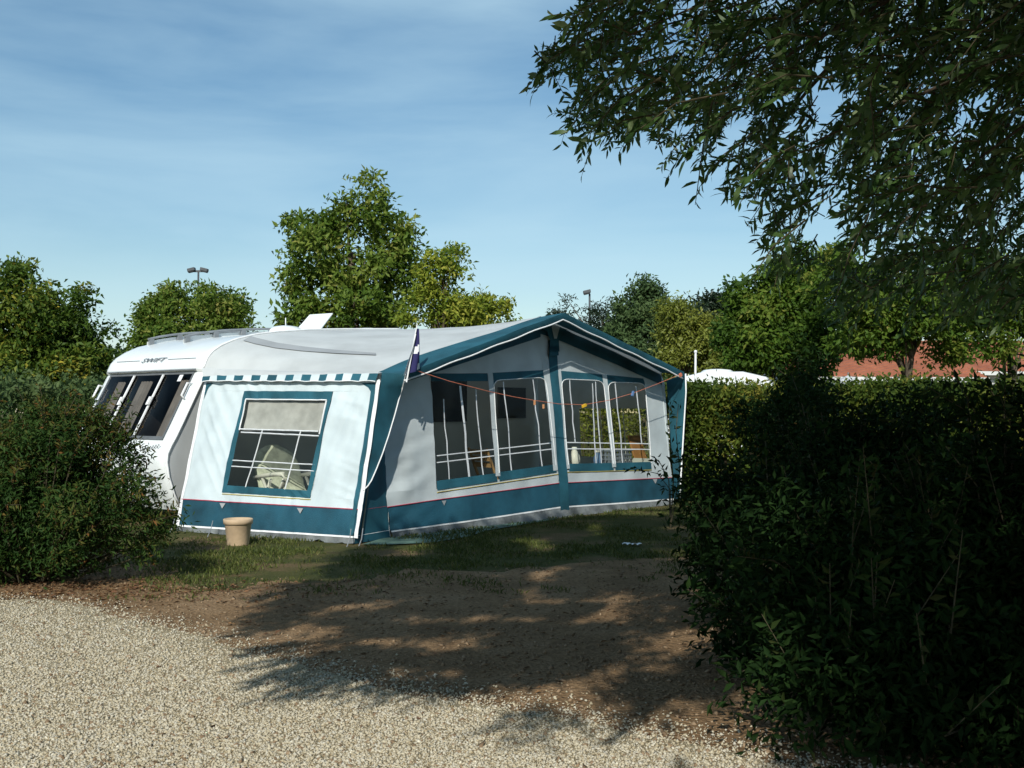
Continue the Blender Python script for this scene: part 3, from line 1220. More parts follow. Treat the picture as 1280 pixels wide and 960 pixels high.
mb = MB()
ring(mb, S_side, O, Ii, .008)
sw = part(mb, 'side_window', M['teal'], awn)
mb = MB()
patch(mb, S_side, Ii, 12, 12, .002)
part(mb, 'pane', M['pvc'], sw, smooth=True)
mb = MB()
patch(mb, S_side, ((310, 501), (408, 501), (400, 537.5), (302, 537)), 14, 6, -.035)
part(mb, 'blind', M['blind'], sw, smooth=True)
mb = MB()
stube(mb, S_side, [(309, 499.5), (409, 500.3)], .008, .010)
stube(mb, S_side, [(309, 500), (300.5, 538)], .008, .010)
stube(mb, S_side, [(408.5, 501), (400, 543)], .008, .010)
part(mb, 'window_piping', M['piping'], sw)
for pts in ([(328.7, 538), (307.5, 609)], [(376.6, 538), (356.5, 612)], [(301, 536.5), (398, 539.3)], [(302, 540.5), (399, 545)], [(291, 575.5), (394, 581)], [(290, 583), (393, 589)]):
    mb = MB()
    stube(mb, S_side, pts, .0085 if pts[0][1] < 545 and pts[1][1] < 550 else .007, .004)
    part(mb, 'glazing_bar', M['bar'], sw)
mb = MB()
stube(mb, S_side, [(277, 617.3), (388.5, 624.5)], .005, .006)
part(mb, 'yellow_piping', M['yellow'], sw)

# wing flap left of the porch
mb = MB()
cur = [(506.5, 468), (502, 484), (497, 500), (491, 522), (484, 545), (477, 566), (470, 585), (463, 601), (456, 613)]
lef = [(477, 466), (474, 484), (471.5, 500), (468, 522), (464.8, 545), (461.5, 566), (458.7, 585), (456.5, 601), (454.5, 613)]


CN = (C1 - C0).cross(S_side(476, 474) - C0).normalized()
if CN.y > 0: CN = -CN


def S_wing(px, py, off=0.0):
    v = max(0, min(1, (py - 468) / 145))
    e_ = cur[0][0] + (cur[-1][0] - cur[0][0]) * v
    l_ = lef[0][0] + (lef[-1][0] - lef[0][0]) * v
    u = max(0, min(1, (px - l_) / max(2, e_ - l_)))
    le, ce = sampy(lef, py), sampy(cur, py)
    A_ = on_plane(le, py, BL, NS)
    low = on_plane(ce, py, C0 + CN * .03, CN)
    fr = on_plane(ce, py, C1 + NF * .03, NF)
    B_ = low if (low - CAM).length < (fr - CAM).length else fr
    k = max(0, 1 - v * 7)
    B_ = B_.lerp(S_can(ce, py), k)
    u = (px - le) / max(1.5, ce - le)
    n_ = (A_ - B_).cross(Vector((0, 0, 1))).normalized()
    if n_.y > 0: n_ = -n_
    return A_.lerp(B_, u) + n_ * (off + .012 + .006 * nz(px * .1, py * .03, 4))


def sampy(L_, y):
    for p, q_ in zip(L_, L_[1:]):
        if y <= q_[1] or q_ is L_[-1]:
            return p[0] + (q_[0] - p[0]) * (y - p[1]) / (q_[1] - p[1])


rows = [[roofL(0, .105 * (1 - i / 6)) for i in range(7)]] + [[S_wing(*lerp(a, b, i / 6)) for i in range(7)] for a, b in zip(lef, cur)]
mb.grid(rows)
wg = part(mb, 'wing', M['teal'], awn, smooth=True)
mb = MB()
stube(mb, S_wing, cur, .008, .004)
part(mb, 'piping', M['piping'], wg)

# chamfered teal corner between end wall and front wall
cq = (S_side(476, 474, -.02), S_front(475, 478, -.01), C1 + Vector((0, 0, .01)), C0 + Vector((0, 0, .01)))


def S_ch(u, v, off=0.0):
    a, b = cq[0].lerp(cq[1], u), cq[3].lerp(cq[2], u)
    n_ = (cq[1] - cq[0]).cross(cq[3] - cq[0]).normalized()
    if n_.y > 0: n_ = -n_
    return a.lerp(b, v) + n_ * (off + .012 * nz(u * 3, v * 5, 6))


mb = MB()
mb.grid([[S_ch(i / 6, j / 16) for i in range(7)] for j in range(17)])
ch = part(mb, 'corner_panel', M['teal'], awn, smooth=True)
mb = MB()
mb.tube([S_ch(i / 6, .80, .006) for i in range(7)], .006, 5)
part(mb, 'red_piping', M['red'], ch)
mb = MB()
mb.tube([S_ch(i / 6, .955, .006) for i in range(7)], .007, 5)
mb.tube([S_ch(1.0, j / 12, .008) for j in range(13)], .007, 5)
part(mb, 'piping', M['piping'], ch)

# --- front panel
mb = MB()
ev = lambda t: lerp(wl, (488, 673), t)
fq = [(wl, wp, (690, 473), (wl[0] + .8, 478)),
      ((wl[0] + .8, 478), (539, 476), (546, 611), (481, 615)),
      ((481, 615), (546, 611), (546, 624.5), (483, 634)),
      ((546, 611), (699, 588), (698, 604), (546, 624.5)),
      (wp, wrr, (831, 480), (690, 473)),
      ((806, 479), (831, 480), (838, 583), (813.6, 584)),
      ((702, 588), (813.6, 584), (814, 598.5), (698, 604)),
      ((813.6, 584), (838, 583), (840, 597), (814, 598.5))]
for q in fq:
    nu = max(2, int(abs(q[1][0] - q[0][0]) / 2.5)); nv = max(2, int(abs(q[3][1] - q[0][1]) / 5))
    patch(mb, S_front, q, nu, nv)
front = part(mb, 'front_panel', M['front_fabric'], awn, smooth=True)
mb = MB()
patch(mb, S_front, ((483, 634), (698, 604), (701, 634), (487.5, 664.5)), 44, 8, .001)
patch(mb, S_front, ((698, 604), (840, 597), (841, 624), (701, 634)), 30, 8, .001)
part(mb, 'skirt', M['skirt'], front, smooth=True)
mb = MB()
HEM = [(487.5, 664.5), (560, 655), (630, 645), (701, 634), (770, 629.5), (841, 624)]


def hem(t):
    x = 487.5 + (841 - 487.5) * t
    for a, b in zip(HEM, HEM[1:]):
        if x <= b[0] + 1e-6:
            return lerp(a, b, (x - a[0]) / (b[0] - a[0]))
    return HEM[-1]


rows = []
for j in range(4):
    r_ = []
    for i in range(81):
        t = i / 80
        a = hem(t)
        b = lerp((488, 673), (842, 630), t)
        p = S_front(*lerp(a, b, j / 3), .0) + NF * ((.10 * abs(nz(t * 9, 4.1, 2)) + .02) * j / 3)
        if j == 3: p.z = .004
        r_.append(p)
    rows.append(r_)
mb.grid(rows)
part(mb, 'mud_flap', M['flap'], front, smooth=True)
mb = MB()
ribbon(mb, S_front, HEM, 1.8, .008)
part(mb, 'piping', M['piping'], front)
mb = MB()
stube(mb, S_front, [(483, 634), (546, 624.8), (698, 604), (840, 597)], .006, .005)
part(mb, 'red_piping', M['red'], front)
mb = MB()
for x, y in ((555, 626), (818, 599)):
    mb = MB()
    mb.face([S_front(x - 3, y, .01), S_front(x + 3, y - .5, .01), S_front(x + .5, y + 6, .01)])
    part(mb, 'pennant_patch', M['band_fabric'], front)

Z3 = lambda x, y: (x / 3.5556 + 500, y / 3.5556 + 440)


def rounded(q, r, n=5):
    """quad tl,tr,br,bl with the two top corners rounded"""
    tl, tr, br, bl = q
    out = []
    for k in range(n + 1):
        t = k / n
        a, b = lerp(tl, bl, r / max(1, abs(bl[1] - tl[1]))), lerp(tl, tr, r / max(1, abs(tr[0] - tl[0])))
        out.append(tuple((1 - t) ** 2 * a[i] + 2 * t * (1 - t) * tl[i] + t * t * b[i] for i in (0, 1)))
    for k in range(n + 1):
        t = k / n
        a, b = lerp(tr, tl, r / max(1, abs(tr[0] - tl[0]))), lerp(tr, br, r / max(1, abs(br[1] - tr[1])))
        out.append(tuple((1 - t) ** 2 * a[i] + 2 * t * (1 - t) * tr[i] + t * t * b[i] for i in (0, 1)))
    return out


WN = [  # glazed quads tl tr br bl, rounded top?, vertical bars, band tops
    (((539, 476.5), Z3(388, 130), Z3(430, 560), Z3(163, 596)), 0, [(190, 210, 220, 585), (268, 150, 308, 575), (335, 165, 370, 565)], ((538, 467), Z3(386, 95))),
    ((Z3(412, 127), Z3(645, 112), Z3(694, 520), Z3(440, 555)), 9, [(458, 132, 497, 545), (590, 120, 632, 528)], (Z3(407, 93), Z3(640, 80))),
    ((Z3(714, 120), Z3(902, 128), Z3(947, 512), Z3(746, 517)), 9, [(752, 122, 776, 405), (853, 140, 872, 512), (868, 132, 896, 512)], (Z3(706, 83), Z3(900, 100))),
    ((Z3(920, 134), (806, 479), (813.6, 582.5), Z3(955, 512)), 9, [(953, 140, 991, 508), (1049, 152, 1070, 405)], (Z3(917, 102), (804, 473))),
]
HB = [((155, 462), (700, 401)), ((157, 492), (700, 428)), ((740, 402), (1105, 408)), ((742, 430), (1110, 433))]
for wi, (q, rd, bars, top) in enumerate(WN):
    mb = MB()
    bands = ((top[0], top[1], q[1], q[0]),)
    patch(mb, S_front, bands[0], 8, 2, .008)
    hgt = 8
    o = part(mb, 'front_window', M['teal'], awn)
    mb = MB()
    patch(mb, S_front, (lerp(q[3], q[0], .05), lerp(q[2], q[1], .05), (q[2][0] + .5, q[2][1] + 4), (q[3][0] + .5, q[3][1] + 5)), 10, 2, .009)
    part(mb, 'sill_band', M['teal'], o)
    mb = MB()
    patch(mb, S_front, q, 10, 10, .002)
    part(mb, 'pane', M['pvc'], o, smooth=True)
    mb = MB()
    if rd:
        stube(mb, S_front, [lerp(q[3], q[0], .04)] + rounded(q, rd) + [lerp(q[2], q[1], .04)], .0055, .012)
        # fabric fillets in the rounded corners
        part(mb, 'window_piping', M['piping'], o)
        mb = MB()
        rc = rounded(q, rd)
        for half, cn in ((rc[:6], q[0]), (rc[6:], q[1])):
            mb = MB()
            for a, b in zip(half, half[1:]):
                mb.face([S_front(*cn, .006), S_front(*a, .006), S_front(*b, .006)])
            part(mb, 'corner_fillet', M['teal'], o)
    for bx0, by0, bx1, by1 in bars:
        mb = MB()
        a, b = Z3(bx0, by0), Z3(bx1, by1)
        ribbon(mb, S_front, [lerp(a, b, k / 6) if k in (0, 6) else (lerp(a, b, k / 6)[0] + random.uniform(-.8, .8), lerp(a, b, k / 6)[1]) for k in range(7)],
               2.4 if bx0 == 268 else 1.3, .006)
        part(mb, 'glazing_bar', M['bar'], o)
    for (a, b) in HB:
        ax, ay = Z3(*a)
        bx, by = Z3(*b)
        xl, xr = (q[0][0] + q[3][0]) / 2 + 3, (q[1][0] + q[2][0]) / 2 + 2
        x0, x1 = max(ax, xl), min(bx, xr)
        if x1 - x0 > 8:
            mb = MB()
            f = lambda x: ay + (by - ay) * (x - ax) / (bx - ax)
            ribbon(mb, S_front, [(x0, f(x0)), (x1, f(x1))], 1.25, .007)
            part(mb, 'glazing_bar', M['bar'], o)
mb = MB()
stube(mb, S_front, [(546.5, 615.5), (699, 592.5)], .005, .007)
stube(mb, S_front, [(706, 590.5), (814, 587.5)], .005, .007)
part(mb, 'yellow_piping', M['yellow'], front)
# strips between the windows
for pts, w_ in (([Z3(398, 95), Z3(434, 552)], 6.0), ([Z3(907, 100), Z3(950, 512)], 5.2)):
    mb = MB()
    ribbon(mb, S_front, pts, w_, .010)
    part(mb, 'mullion', M['front_fabric'], awn)
mb = MB()
ribbon(mb, S_front, [(690, 425), (692, 470), (697, 520), (703, 600), (705.5, 646)], (10, 11), .014)
post = part(mb, 'centre_post', M['teal'], awn)
mb = MB()
ribbon(mb, S_front, [(681, 445), (684, 470), (690, 530), (696, 588)], (8, 9), .011)
ribbon(mb, S_front, [(696.5, 445), (699, 470), (705, 540), (709, 586)], 4, .011)
part(mb, 'fabric_strip', M['front_fabric'], post)

# right wing of the porch
mb = MB()
ro = [S_can(857, 467), S_can(857.5, 490), S_can(855, 530), S_can(853, 565), S_can(851, 598), S_can(850, 622)]
ri = [S_front(832, 476, .02), S_front(833, 492, .02), S_front(835.5, 530, .02), S_front(838, 565, .02), S_front(840, 598, .02), S_front(841, 624, .02)]
mb.grid([[a.lerp(b, i / 5) + fd * (.02 * nz(i * .8, j, 3)) for i in range(6)] for j, (a, b) in enumerate(zip(ri, ro))])
wg2 = part(mb, 'wing', M['teal'], awn, smooth=True)
mb = MB()
mb.tube(ro, .012, 6)
part(mb, 'piping', M['piping'], wg2, smooth=True)
mb = MB()
ribbon(mb, S_front, [(841.5, 604), (841.5, 621)], 1.8, .03)
for a, b in (((845, 605), (849, 605)), ((849, 605), (849.5, 617)), ((849.5, 617), (845.5, 617.5)), ((845.5, 617.5), (845, 605))):
    ribbon(mb, S_front, [a, b], 1.4, .03)
part(mb, 'hem_badge', M['piping'], wg2)

# far end wall with its own window
qa = (WTR - Vector((0, 0, .0)), CV(6.5, -.03, 2.0), CV(6.5, -.1, 0.01), D1 + Vector((0, 0, .01)))


def S_far(u, v, off=0.0):
    return qa[0].lerp(qa[1], u).lerp(qa[3].lerp(qa[2], u), v) + fd * (off + .01 * nz(u * 4, v * 4, 8))


mb = MB()
u0, u1, v0, v1 = .14, .66, .27, .66
for a, b, c_, e_ in ((0, 1, 0, v0), (0, 1, v1, 1), (0, u0, v0, v1), (u1, 1, v0, v1)):
    mb.grid([[S_far(a + (b - a) * i / 8, c_ + (e_ - c_) * j / 6) for i in range(9)] for j in range(7)])
fe = part(mb, 'far_end_panel', M['front_fabric'], awn, smooth=True)
mb = MB()
mb.grid([[S_far(u0 + (u1 - u0) * i / 6, v0 + (v1 - v0) * j / 6, .002) for i in range(7)] for j in range(7)])
part(mb, 'pane', M['pvc'], fe, smooth=True)
mb = MB()
for k in (.33, .5, .67):
    u = u0 + (u1 - u0) * k
    mb.tube([S_far(u, v0, -.006), S_far(u, v1, -.006)], .008, 5)
part(mb, 'glazing_bar', M['bar'], fe)
# steel frame inside
mb = MB()
for p, q_ in ((S_side(470, 490, -.08), C0 - NS * .1), (S_front(692, 440, -.10), S_front(704, 640, -.1)), (S_front(826, 490, -.1), D1 - nf * .12)):
    p2 = Vector((q_.x, q_.y, 0.0))
    mb = MB()
    mb.tube([p, p2], .012, 8)
    part(mb, 'frame_pole', M['steel'], awn, smooth=True)
# groundsheet under the porch
mb = MB()
gp = [(486, 672), (520, 668), (600, 658), (700, 648), (690, 651), (610, 664), (585, 672), (540, 680), (490, 682), (452, 682)]
vv = [gnd(x, y, 0.0) for x, y in gp]
for v in vv: v.z = .012 + .008 * abs(nz(v.x * 3, v.y * 3, 2))
mb.face(vv)
o = mb.build('groundsheet', M['green_sheet'])
tag(o, 'green groundsheet edge lying on the grass before the awning front', 'groundsheet')
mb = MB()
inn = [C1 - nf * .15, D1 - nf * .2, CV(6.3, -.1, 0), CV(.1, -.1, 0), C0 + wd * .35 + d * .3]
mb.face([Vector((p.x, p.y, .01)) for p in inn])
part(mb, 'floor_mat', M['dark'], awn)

# pegs and guy straps round the hem
def peg(px, py):
    mb = MB()
    p = gnd(px, py)
    mb.tube([p + Vector((0, 0, .07)), p + Vector((-.03, -.05, -.02))], .006, 5)
    mb.tube([p + Vector((0, 0, .07)), p + Vector((.0, .10, .17))], .005, 5)
    return mb


for px, py in ((263, 671), (215, 668), (437, 683), (452, 682)):
    mb = peg(px, py)
    part(mb, 'ground_peg', M['rail_grey'], awn)

# ------------------------------------------------------------------ things round the awning
# flower pot
p = gnd(297.5, 681.5)
pot = thing('plant_pot', 'beige plastic plant pot standing on grass against the awning skirt', 'plant pot', p)
s_ = p.y / F
mb = MB()
mb.lathe(p, [(.001, .002), (12.8 * s_, .0), (13.3 * s_, .01), (16.4 * s_, 26.5 * s_), (16.6 * s_, 26.7 * s_)], 32)
part(mb, 'body', M['pot'], pot, smooth=True)
mb = MB()
mb.lathe(p, [(16.4 * s_, 26.4 * s_), (18.0 * s_, 26.8 * s_), (18.3 * s_, 32.5 * s_), (17.4 * s_, 33.2 * s_), (16.2 * s_, 32.6 * s_), (15.6 * s_, 26 * s_)], 32)
part(mb, 'rim', M['pot'], pot, smooth=True)
mb = MB()
mb.lathe(p, [(15.8 * s_, 27 * s_), (8 * s_, 28 * s_), (.001, 27.6 * s_)], 24)
part(mb, 'soil', M['soil'], pot, smooth=True)

# flag
fp = S_can(505, 476, .05)
flag = thing('flag', 'limp navy flag with a white cross on a short pole at the awning corner', 'flag', fp)
mb = MB()
mb.tube([S_can(504, 478, .05), S_can(517.5, 405, .05)], [.009, .006], 6)
part(mb, 'pole', M['piping'], flag)
mb = MB()
LE = [(516.5, 411), (513, 424), (509, 438), (504, 452), (498.5, 470)]
RI = [(519.5, 411), (520.5, 424), (521.5, 438), (522, 450), (522.5, 461)]
rows = []
NU, NVv = 26, 24


def sampl(L_, t):
    k = t * (len(L_) - 1)
    i = min(int(k), len(L_) - 2)
    return lerp(L_[i], L_[i + 1], k - i)


for j in range(NVv + 1):
    a, b = sampl(LE, j / NVv), sampl(RI, j / NVv)
    rows.append([S_can(*lerp(a, b, i / NU), .05 + .028 * math.sin(i / NU * 9 + j * .10) * (j / NVv * .8 + .2)) for i in range(NU + 1)])


def flagc(j, i):
    u, v = i / NU, j / NVv
    if u < .36 and v > .1 and u < .42 - .1 * v: return 1
    if abs(v - (.56 - .16 * u)) < .085 and u > .4: return 1
    if u > .72 and .82 < v < .96: return 1
    return 0


mb.grid(rows, flagc)
part(mb, 'cloth', [M['navy'], M['piping'], M['red']], flag, smooth=True)

# washing line across the porch
LN = [(521, 464), (560, 476.5), (608, 489), (640, 496), (666, 500.5), (697, 505), (728, 506), (759, 500.5), (790, 491.5), (820, 480), (850, 467.5)]
mb = MB()
mb.tube([S_can(x, y, .02) for x, y in LN], .004, 5)
o = mb.build('washing_line', M['orange'], None, origin=S_can(521, 464, .02))
tag(o, 'thin orange washing line slung across the awning porch', 'washing line')


def clip(px, py, w_, h, mat, label, cat='clothes peg', name='clothes_peg', ang=0):
    c_ = S_can(px, py, .03)
    mb = MB()
    s2 = c_.y / F * .75
    a, u = fd * math.cos(ang) + Vector((0, 0, math.sin(ang))), Vector((0, 0, math.cos(ang))) - fd * math.sin(ang)
    for k in (-1, 1):
        mb.box(c_ + nf * (.008 * k) - u * (h * s2 * .2), a * (w_ * s2), nf * .007 + u * (.004 * k), u * (h * s2))
    mb.tube([c_ - a * (w_ * s2 * .5), c_ + a * (w_ * s2 * .5)], .008, 6)
    return tag(mb.build(name, mat, None, origin=c_), label, cat)


clip(666, 502, 2.0, 8, M['board'], 'wooden peg hanging left on the orange washing line')
clip(677, 507, 2.0, 7, M['board'], 'wooden peg on the line just left of the teal centre post')
clip(728, 506.5, 11, 4.5, M['yellow_plastic'], 'yellow peg clipped flat on the line right of the centre post', ang=.25)
clip(789, 491, 4, 9, M['blue_plastic'], 'blue peg on the washing line near the right window', ang=-.5)
clip(848.5, 468, 6, 5.5, M['orange'], 'red orange line hook at the right tip of the canopy', 'line hook', 'line_hook', .4)

# reclining chair seen through the side window
cc_ = at(352, 600, 13.72)
ch_loc = Vector((cc_.x, cc_.y, 0))
chair = thing('garden_recliner', 'white plastic recliner with pale green ribbed cushion inside the side window', 'chair', ch_loc)
ax = (S_side(400, 560) - S_side(300, 560)); ax.z = 0; ax.normalize()          # along the end wall
ax = (ax * .93 - Vector((-ax.y, ax.x, 0)) * .36).normalized()
ay = Vector((-ax.y, ax.x, 0))


def CH(u, v, z):
    return ch_loc + ax * u + ay * v + Vector((0, 0, z))


mb = MB()
rows = []
for j in range(15):
    t = j / 14
    hw = .25 * (min(1, math.sin(math.pi * min(1, (1 - t) * 1.15 + .12) / 1.0 * .5 + 0)) ** .5 if t > .6 else 1)
    hw = .29 * math.sqrt(max(.02, 1 - max(0, (t - .62) / .40) ** 2))
    z = .40 + .58 * t
    u = .10 - .36 * t
    r_ = []
    for i in range(13):
        s = i / 12 * 2 - 1
        bul = .03 * math.sqrt(max(0, 1 - s * s)) + .008 * math.sin(j * 1.8)
        r_.append(CH(u + bul, s * hw, z + bul * .5))
    rows.append(r_)
mb.grid(rows)
mb.grid([[Vector(p) - ax * .05 - Vector((0, 0, .02)) for p in r_] for r_ in rows])
part(mb, 'cushion', M['cushion'], chair, smooth=True)
mb = MB()
for k in range(8):
    mb.box(CH(.16 + .07 * k, 0, .43), ax * .05, ay * .5, (0, 0, .025))
part(mb, 'seat', M['plastic_white'], chair, bevel=.006)
for v in (-.29, .29):
    mb = MB()
    mb.tube([CH(-.14, v, .60), CH(.1, v, .635), CH(.40, v, .665), CH(.62, v, .68), CH(.66, v, .62), CH(.5, v, .43)], .026, 8)
    part(mb, 'armrest', M['plastic_white'], chair, smooth=True)
    for u0_, u1_ in ((-.10, .30), (.62, .08)):
        mb = MB()
        mb.tube([CH(u0_, v, 0.012), CH((u0_ + u1_) / 2, v, .30), CH(u1_, v, .60)], .02, 8)
        part(mb, 'leg', M['plastic_white'], chair, smooth=True)

# folding table with the odds and ends behind the front windows
def FR(px, back, z):
    """point behind the front wall: pixel column px, `back` metres inside"""
    p = on_plane(px, 560, C1 - nf * back, nf)
    return Vector((p.x, p.y, z))


t0, t1 = FR(716, .75, 0), FR(806, .75, 0)
tl_ = (t0 + t1) / 2
table = thing('folding_table', 'long low folding table behind the right front windows', 'table', tl_)
ln = (t1 - t0).length
mb = MB()
mb.box(tl_ + Vector((0, 0, .585)), fd * (ln + .3), nf * .6, (0, 0, .03))
part(mb, 'tabletop', M['wood'], table, bevel=.006)
for a in (-1, 1):
    for b in (-1, 1):
        mb = MB()
        q_ = tl_ + fd * (a * ln * .5) + nf * (b * .24)
        mb.tube([q_, q_ + Vector((0, 0, .57)) - fd * (a * .05)], .016, 8)
        part(mb, 'leg', M['steel'], table, smooth=True)
TZ = .60
# orange board
c_ = FR(797, .75, TZ)
mb = MB()
mb.box(c_ + Vector((0, 0, .22)), fd * .34 , nf * .03, Vector((0, 0, .42)) - nf * .12 - fd * .03)
tag(mb.build('storage_board', M['board'], None, origin=c_, bevel=.004), 'orange brown board propped on the table at the right window', 'board')
# basket
c_ = FR(768, .8, TZ)
bk = thing('laundry_basket', 'grey blue open lattice basket on the table', 'basket', c_)
mb = MB()
for k in range(9):
    t = (k - 4) / 4
    for sgn in (-1, 1):
        mb.box(c_ + fd * (.22 * t) + nf * (.15 * sgn) + Vector((0, 0, .11)), fd * .022, nf * .008, (0, 0, .2))
for sgn in (-1, 1):
    for k in range(5):
        mb.box(c_ + fd * (.245 * sgn) + nf * (.07 * (k - 2)) + Vector((0, 0, .11)), fd * .008, nf * .022, (0, 0, .2))
for z in (.015, .08, .14):
    for sgn in (-1, 1):
        mb.box(c_ + nf * (.156 * sgn) + Vector((0, 0, z)), fd * .48, nf * .008, (0, 0, .02))
        mb.box(c_ + fd * (.25 * sgn) + Vector((0, 0, z)), fd * .008, nf * .30, (0, 0, .02))
part(mb, 'lattice', M['basket'], bk)
mb = MB()
for sgn in (-1, 1):
    mb.box(c_ + nf * (.165 * sgn) + Vector((0, 0, .215)), fd * .52, nf * .02, (0, 0, .03))
    mb.box(c_ + fd * (.258 * sgn) + Vector((0, 0, .215)), fd * .02, nf * .31, (0, 0, .03))
part(mb, 'rim', M['basket'], bk)
# bottles
def bottle(px, back, h, r, mat, capm, label):
    c_ = FR(px, back, TZ)
    b_ = thing('bottle', label, 'bottle', c_)
    mb = MB()
    mb.lathe(c_, [(.001, 0), (r, 0), (r, h * .45), (r * .85, h * .62), (r * .4, h * .85), (r * .38, h * .9)], 18)
    part(mb, 'body', mat, b_, smooth=True)
    mb = MB()
    mb.lathe(c_, [(r * .45, h * .88), (r * .45, h), (.001, h * 1.005)], 14)
    part(mb, 'cap', capm, b_, smooth=True)


bottle(718, .55, .30, .085, M['plastic_white'], M['grp'], 'white cone shaped bottle on the table by the centre post')
bottle(747, .50, .24, .065, M['blue_plastic'], M['plastic_white'], 'blue plastic bottle on the table in front of the basket')
# pine folding chair
c_ = FR(612, .8, 0)
wc = thing('wooden_chair', 'pale wooden folding chair behind the left front windows', 'chair', c_)
wa = (fd * .9 + nf * .2).normalized(); wb = Vector((-wa.y, wa.x, 0))
for v in (-.2, .2):
    mb = MB()
    mb.tube([c_ + wa * .22 + wb * v, c_ + wa * .0 + wb * v + Vector((0, 0, .45)), c_ - wa * .20 + wb * v + Vector((0, 0, .92))], .02, 6)
    part(mb, 'leg', M['wood'], wc)
    mb = MB()
    mb.tube([c_ - wa * .26 + wb * v, c_ + wa * .22 + wb * v + Vector((0, 0, .46))], .02, 6)
    part(mb, 'leg', M['wood'], wc)
mb = MB()
for k in range(6):
    mb.box(c_ + wa * (-.1 + .07 * k) + Vector((0, 0, .465)), wa * .055, wb * .42, (0, 0, .02))
part(mb, 'seat', M['wood'], wc)
mb = MB()
for k in range(3):
    mb.box(c_ - wa * (.11 + .035 * k) + Vector((0, 0, .70 + .085 * k)), wa * .02, wb * .42, (0, 0, .065))
part(mb, 'backrest', M['wood'], wc)
# white scrap on the grass
c_ = gnd(790, 682.5)
mb = MB()
rws = []
for j in range(4):
    rws.append([c_ + Vector(((i - 4) * .026, (j - 1.5) * .03, .02 + .02 * nz(i * .7, j * .9, 3) + .012 * (i % 2))) for i in range(9)])
mb.grid(rws)
tag(mb.build('paper_scrap', M['piping'], None, origin=c_), 'small white scrap lying on the shaded grass', 'litter')

# ------------------------------------------------------------------ trees and shrubs
def blob_points(blobs, n, g, rough=.35):
    """points in a union of ellipsoids (centre, radii), mostly near their outsides, with a broken edge"""
    vol = np.array([r[0] * r[1] * r[2] for c, r in blobs]) ** .8
    cnt = np.maximum(1, (n * vol / vol.sum()).astype(int))
    P, O_ = [], []
    for (c, r), k in zip(blobs, cnt):
        dr = rand_dir(k, g)
        rr = g.random(k) ** (1 / shell)
        bumpy = 1 + rough * nz3(dr + np.array(c) * .7, 2.1) + rough * .5 * nz3(dr + np.array(c), 5.0)
        P.append(np.array(c) + dr * np.array(r) * (rr * bumpy)[:, None])
        O_.append(dr)
    return np.concatenate(P), np.concatenate(O_)


o_sh = {}


def lobe_points(blobs, n, g, size, rough):
    """clusters on the outsides of many small lobes that sit on the big ellipsoids, with a thin scatter inside"""
    vol = np.array([(r[0] * r[1] * r[2]) ** (1 / 1.5) for c, r in blobs])
    cnt = np.maximum(8, (n * vol / vol.sum()).astype(int))
    P, O_, T_ = [], [], []
    for (c, r), k in zip(blobs, cnt):
        c, r = np.array(c), np.array(r)
        nl = max(5, int(3.4 / size ** 1.5))
        dl = rand_dir(nl, g)
        rr = .45 + .55 * g.random(nl) ** .6
        lc = c + dl * r * rr[:, None] * (1 + rough * .35 * g.normal(size=nl))[:, None]
        lr = size * (.6 + .75 * g.random(nl))
        i = g.choice(nl, k, p=lr ** 2 / (lr ** 2).sum())
        dd = nrm(rand_dir(k, g) + dl[i] * .45 + np.array([0, 0, .15]))
        q = .55 + .45 * g.random(k) ** .5
        bump = 1 + rough * nz3(dd + lc[i], 2.3)
        P.append(lc[i] + dd * r.mean() * (lr[i] * q * bump)[:, None] * np.array([1.05, 1.05, .85]))
        O_.append(nrm(dd * .75 + dl[i] * .4))
        T_.append((g.normal(size=nl) * .13)[i])
        m = k // 7
        dr = rand_dir(m, g)
        P.append(c + dr * r * (.75 * g.random(m) ** .5)[:, None])
        O_.append(dr)
        T_.append(np.zeros(m))
    return np.concatenate(P), np.concatenate(O_), np.concatenate(T_)


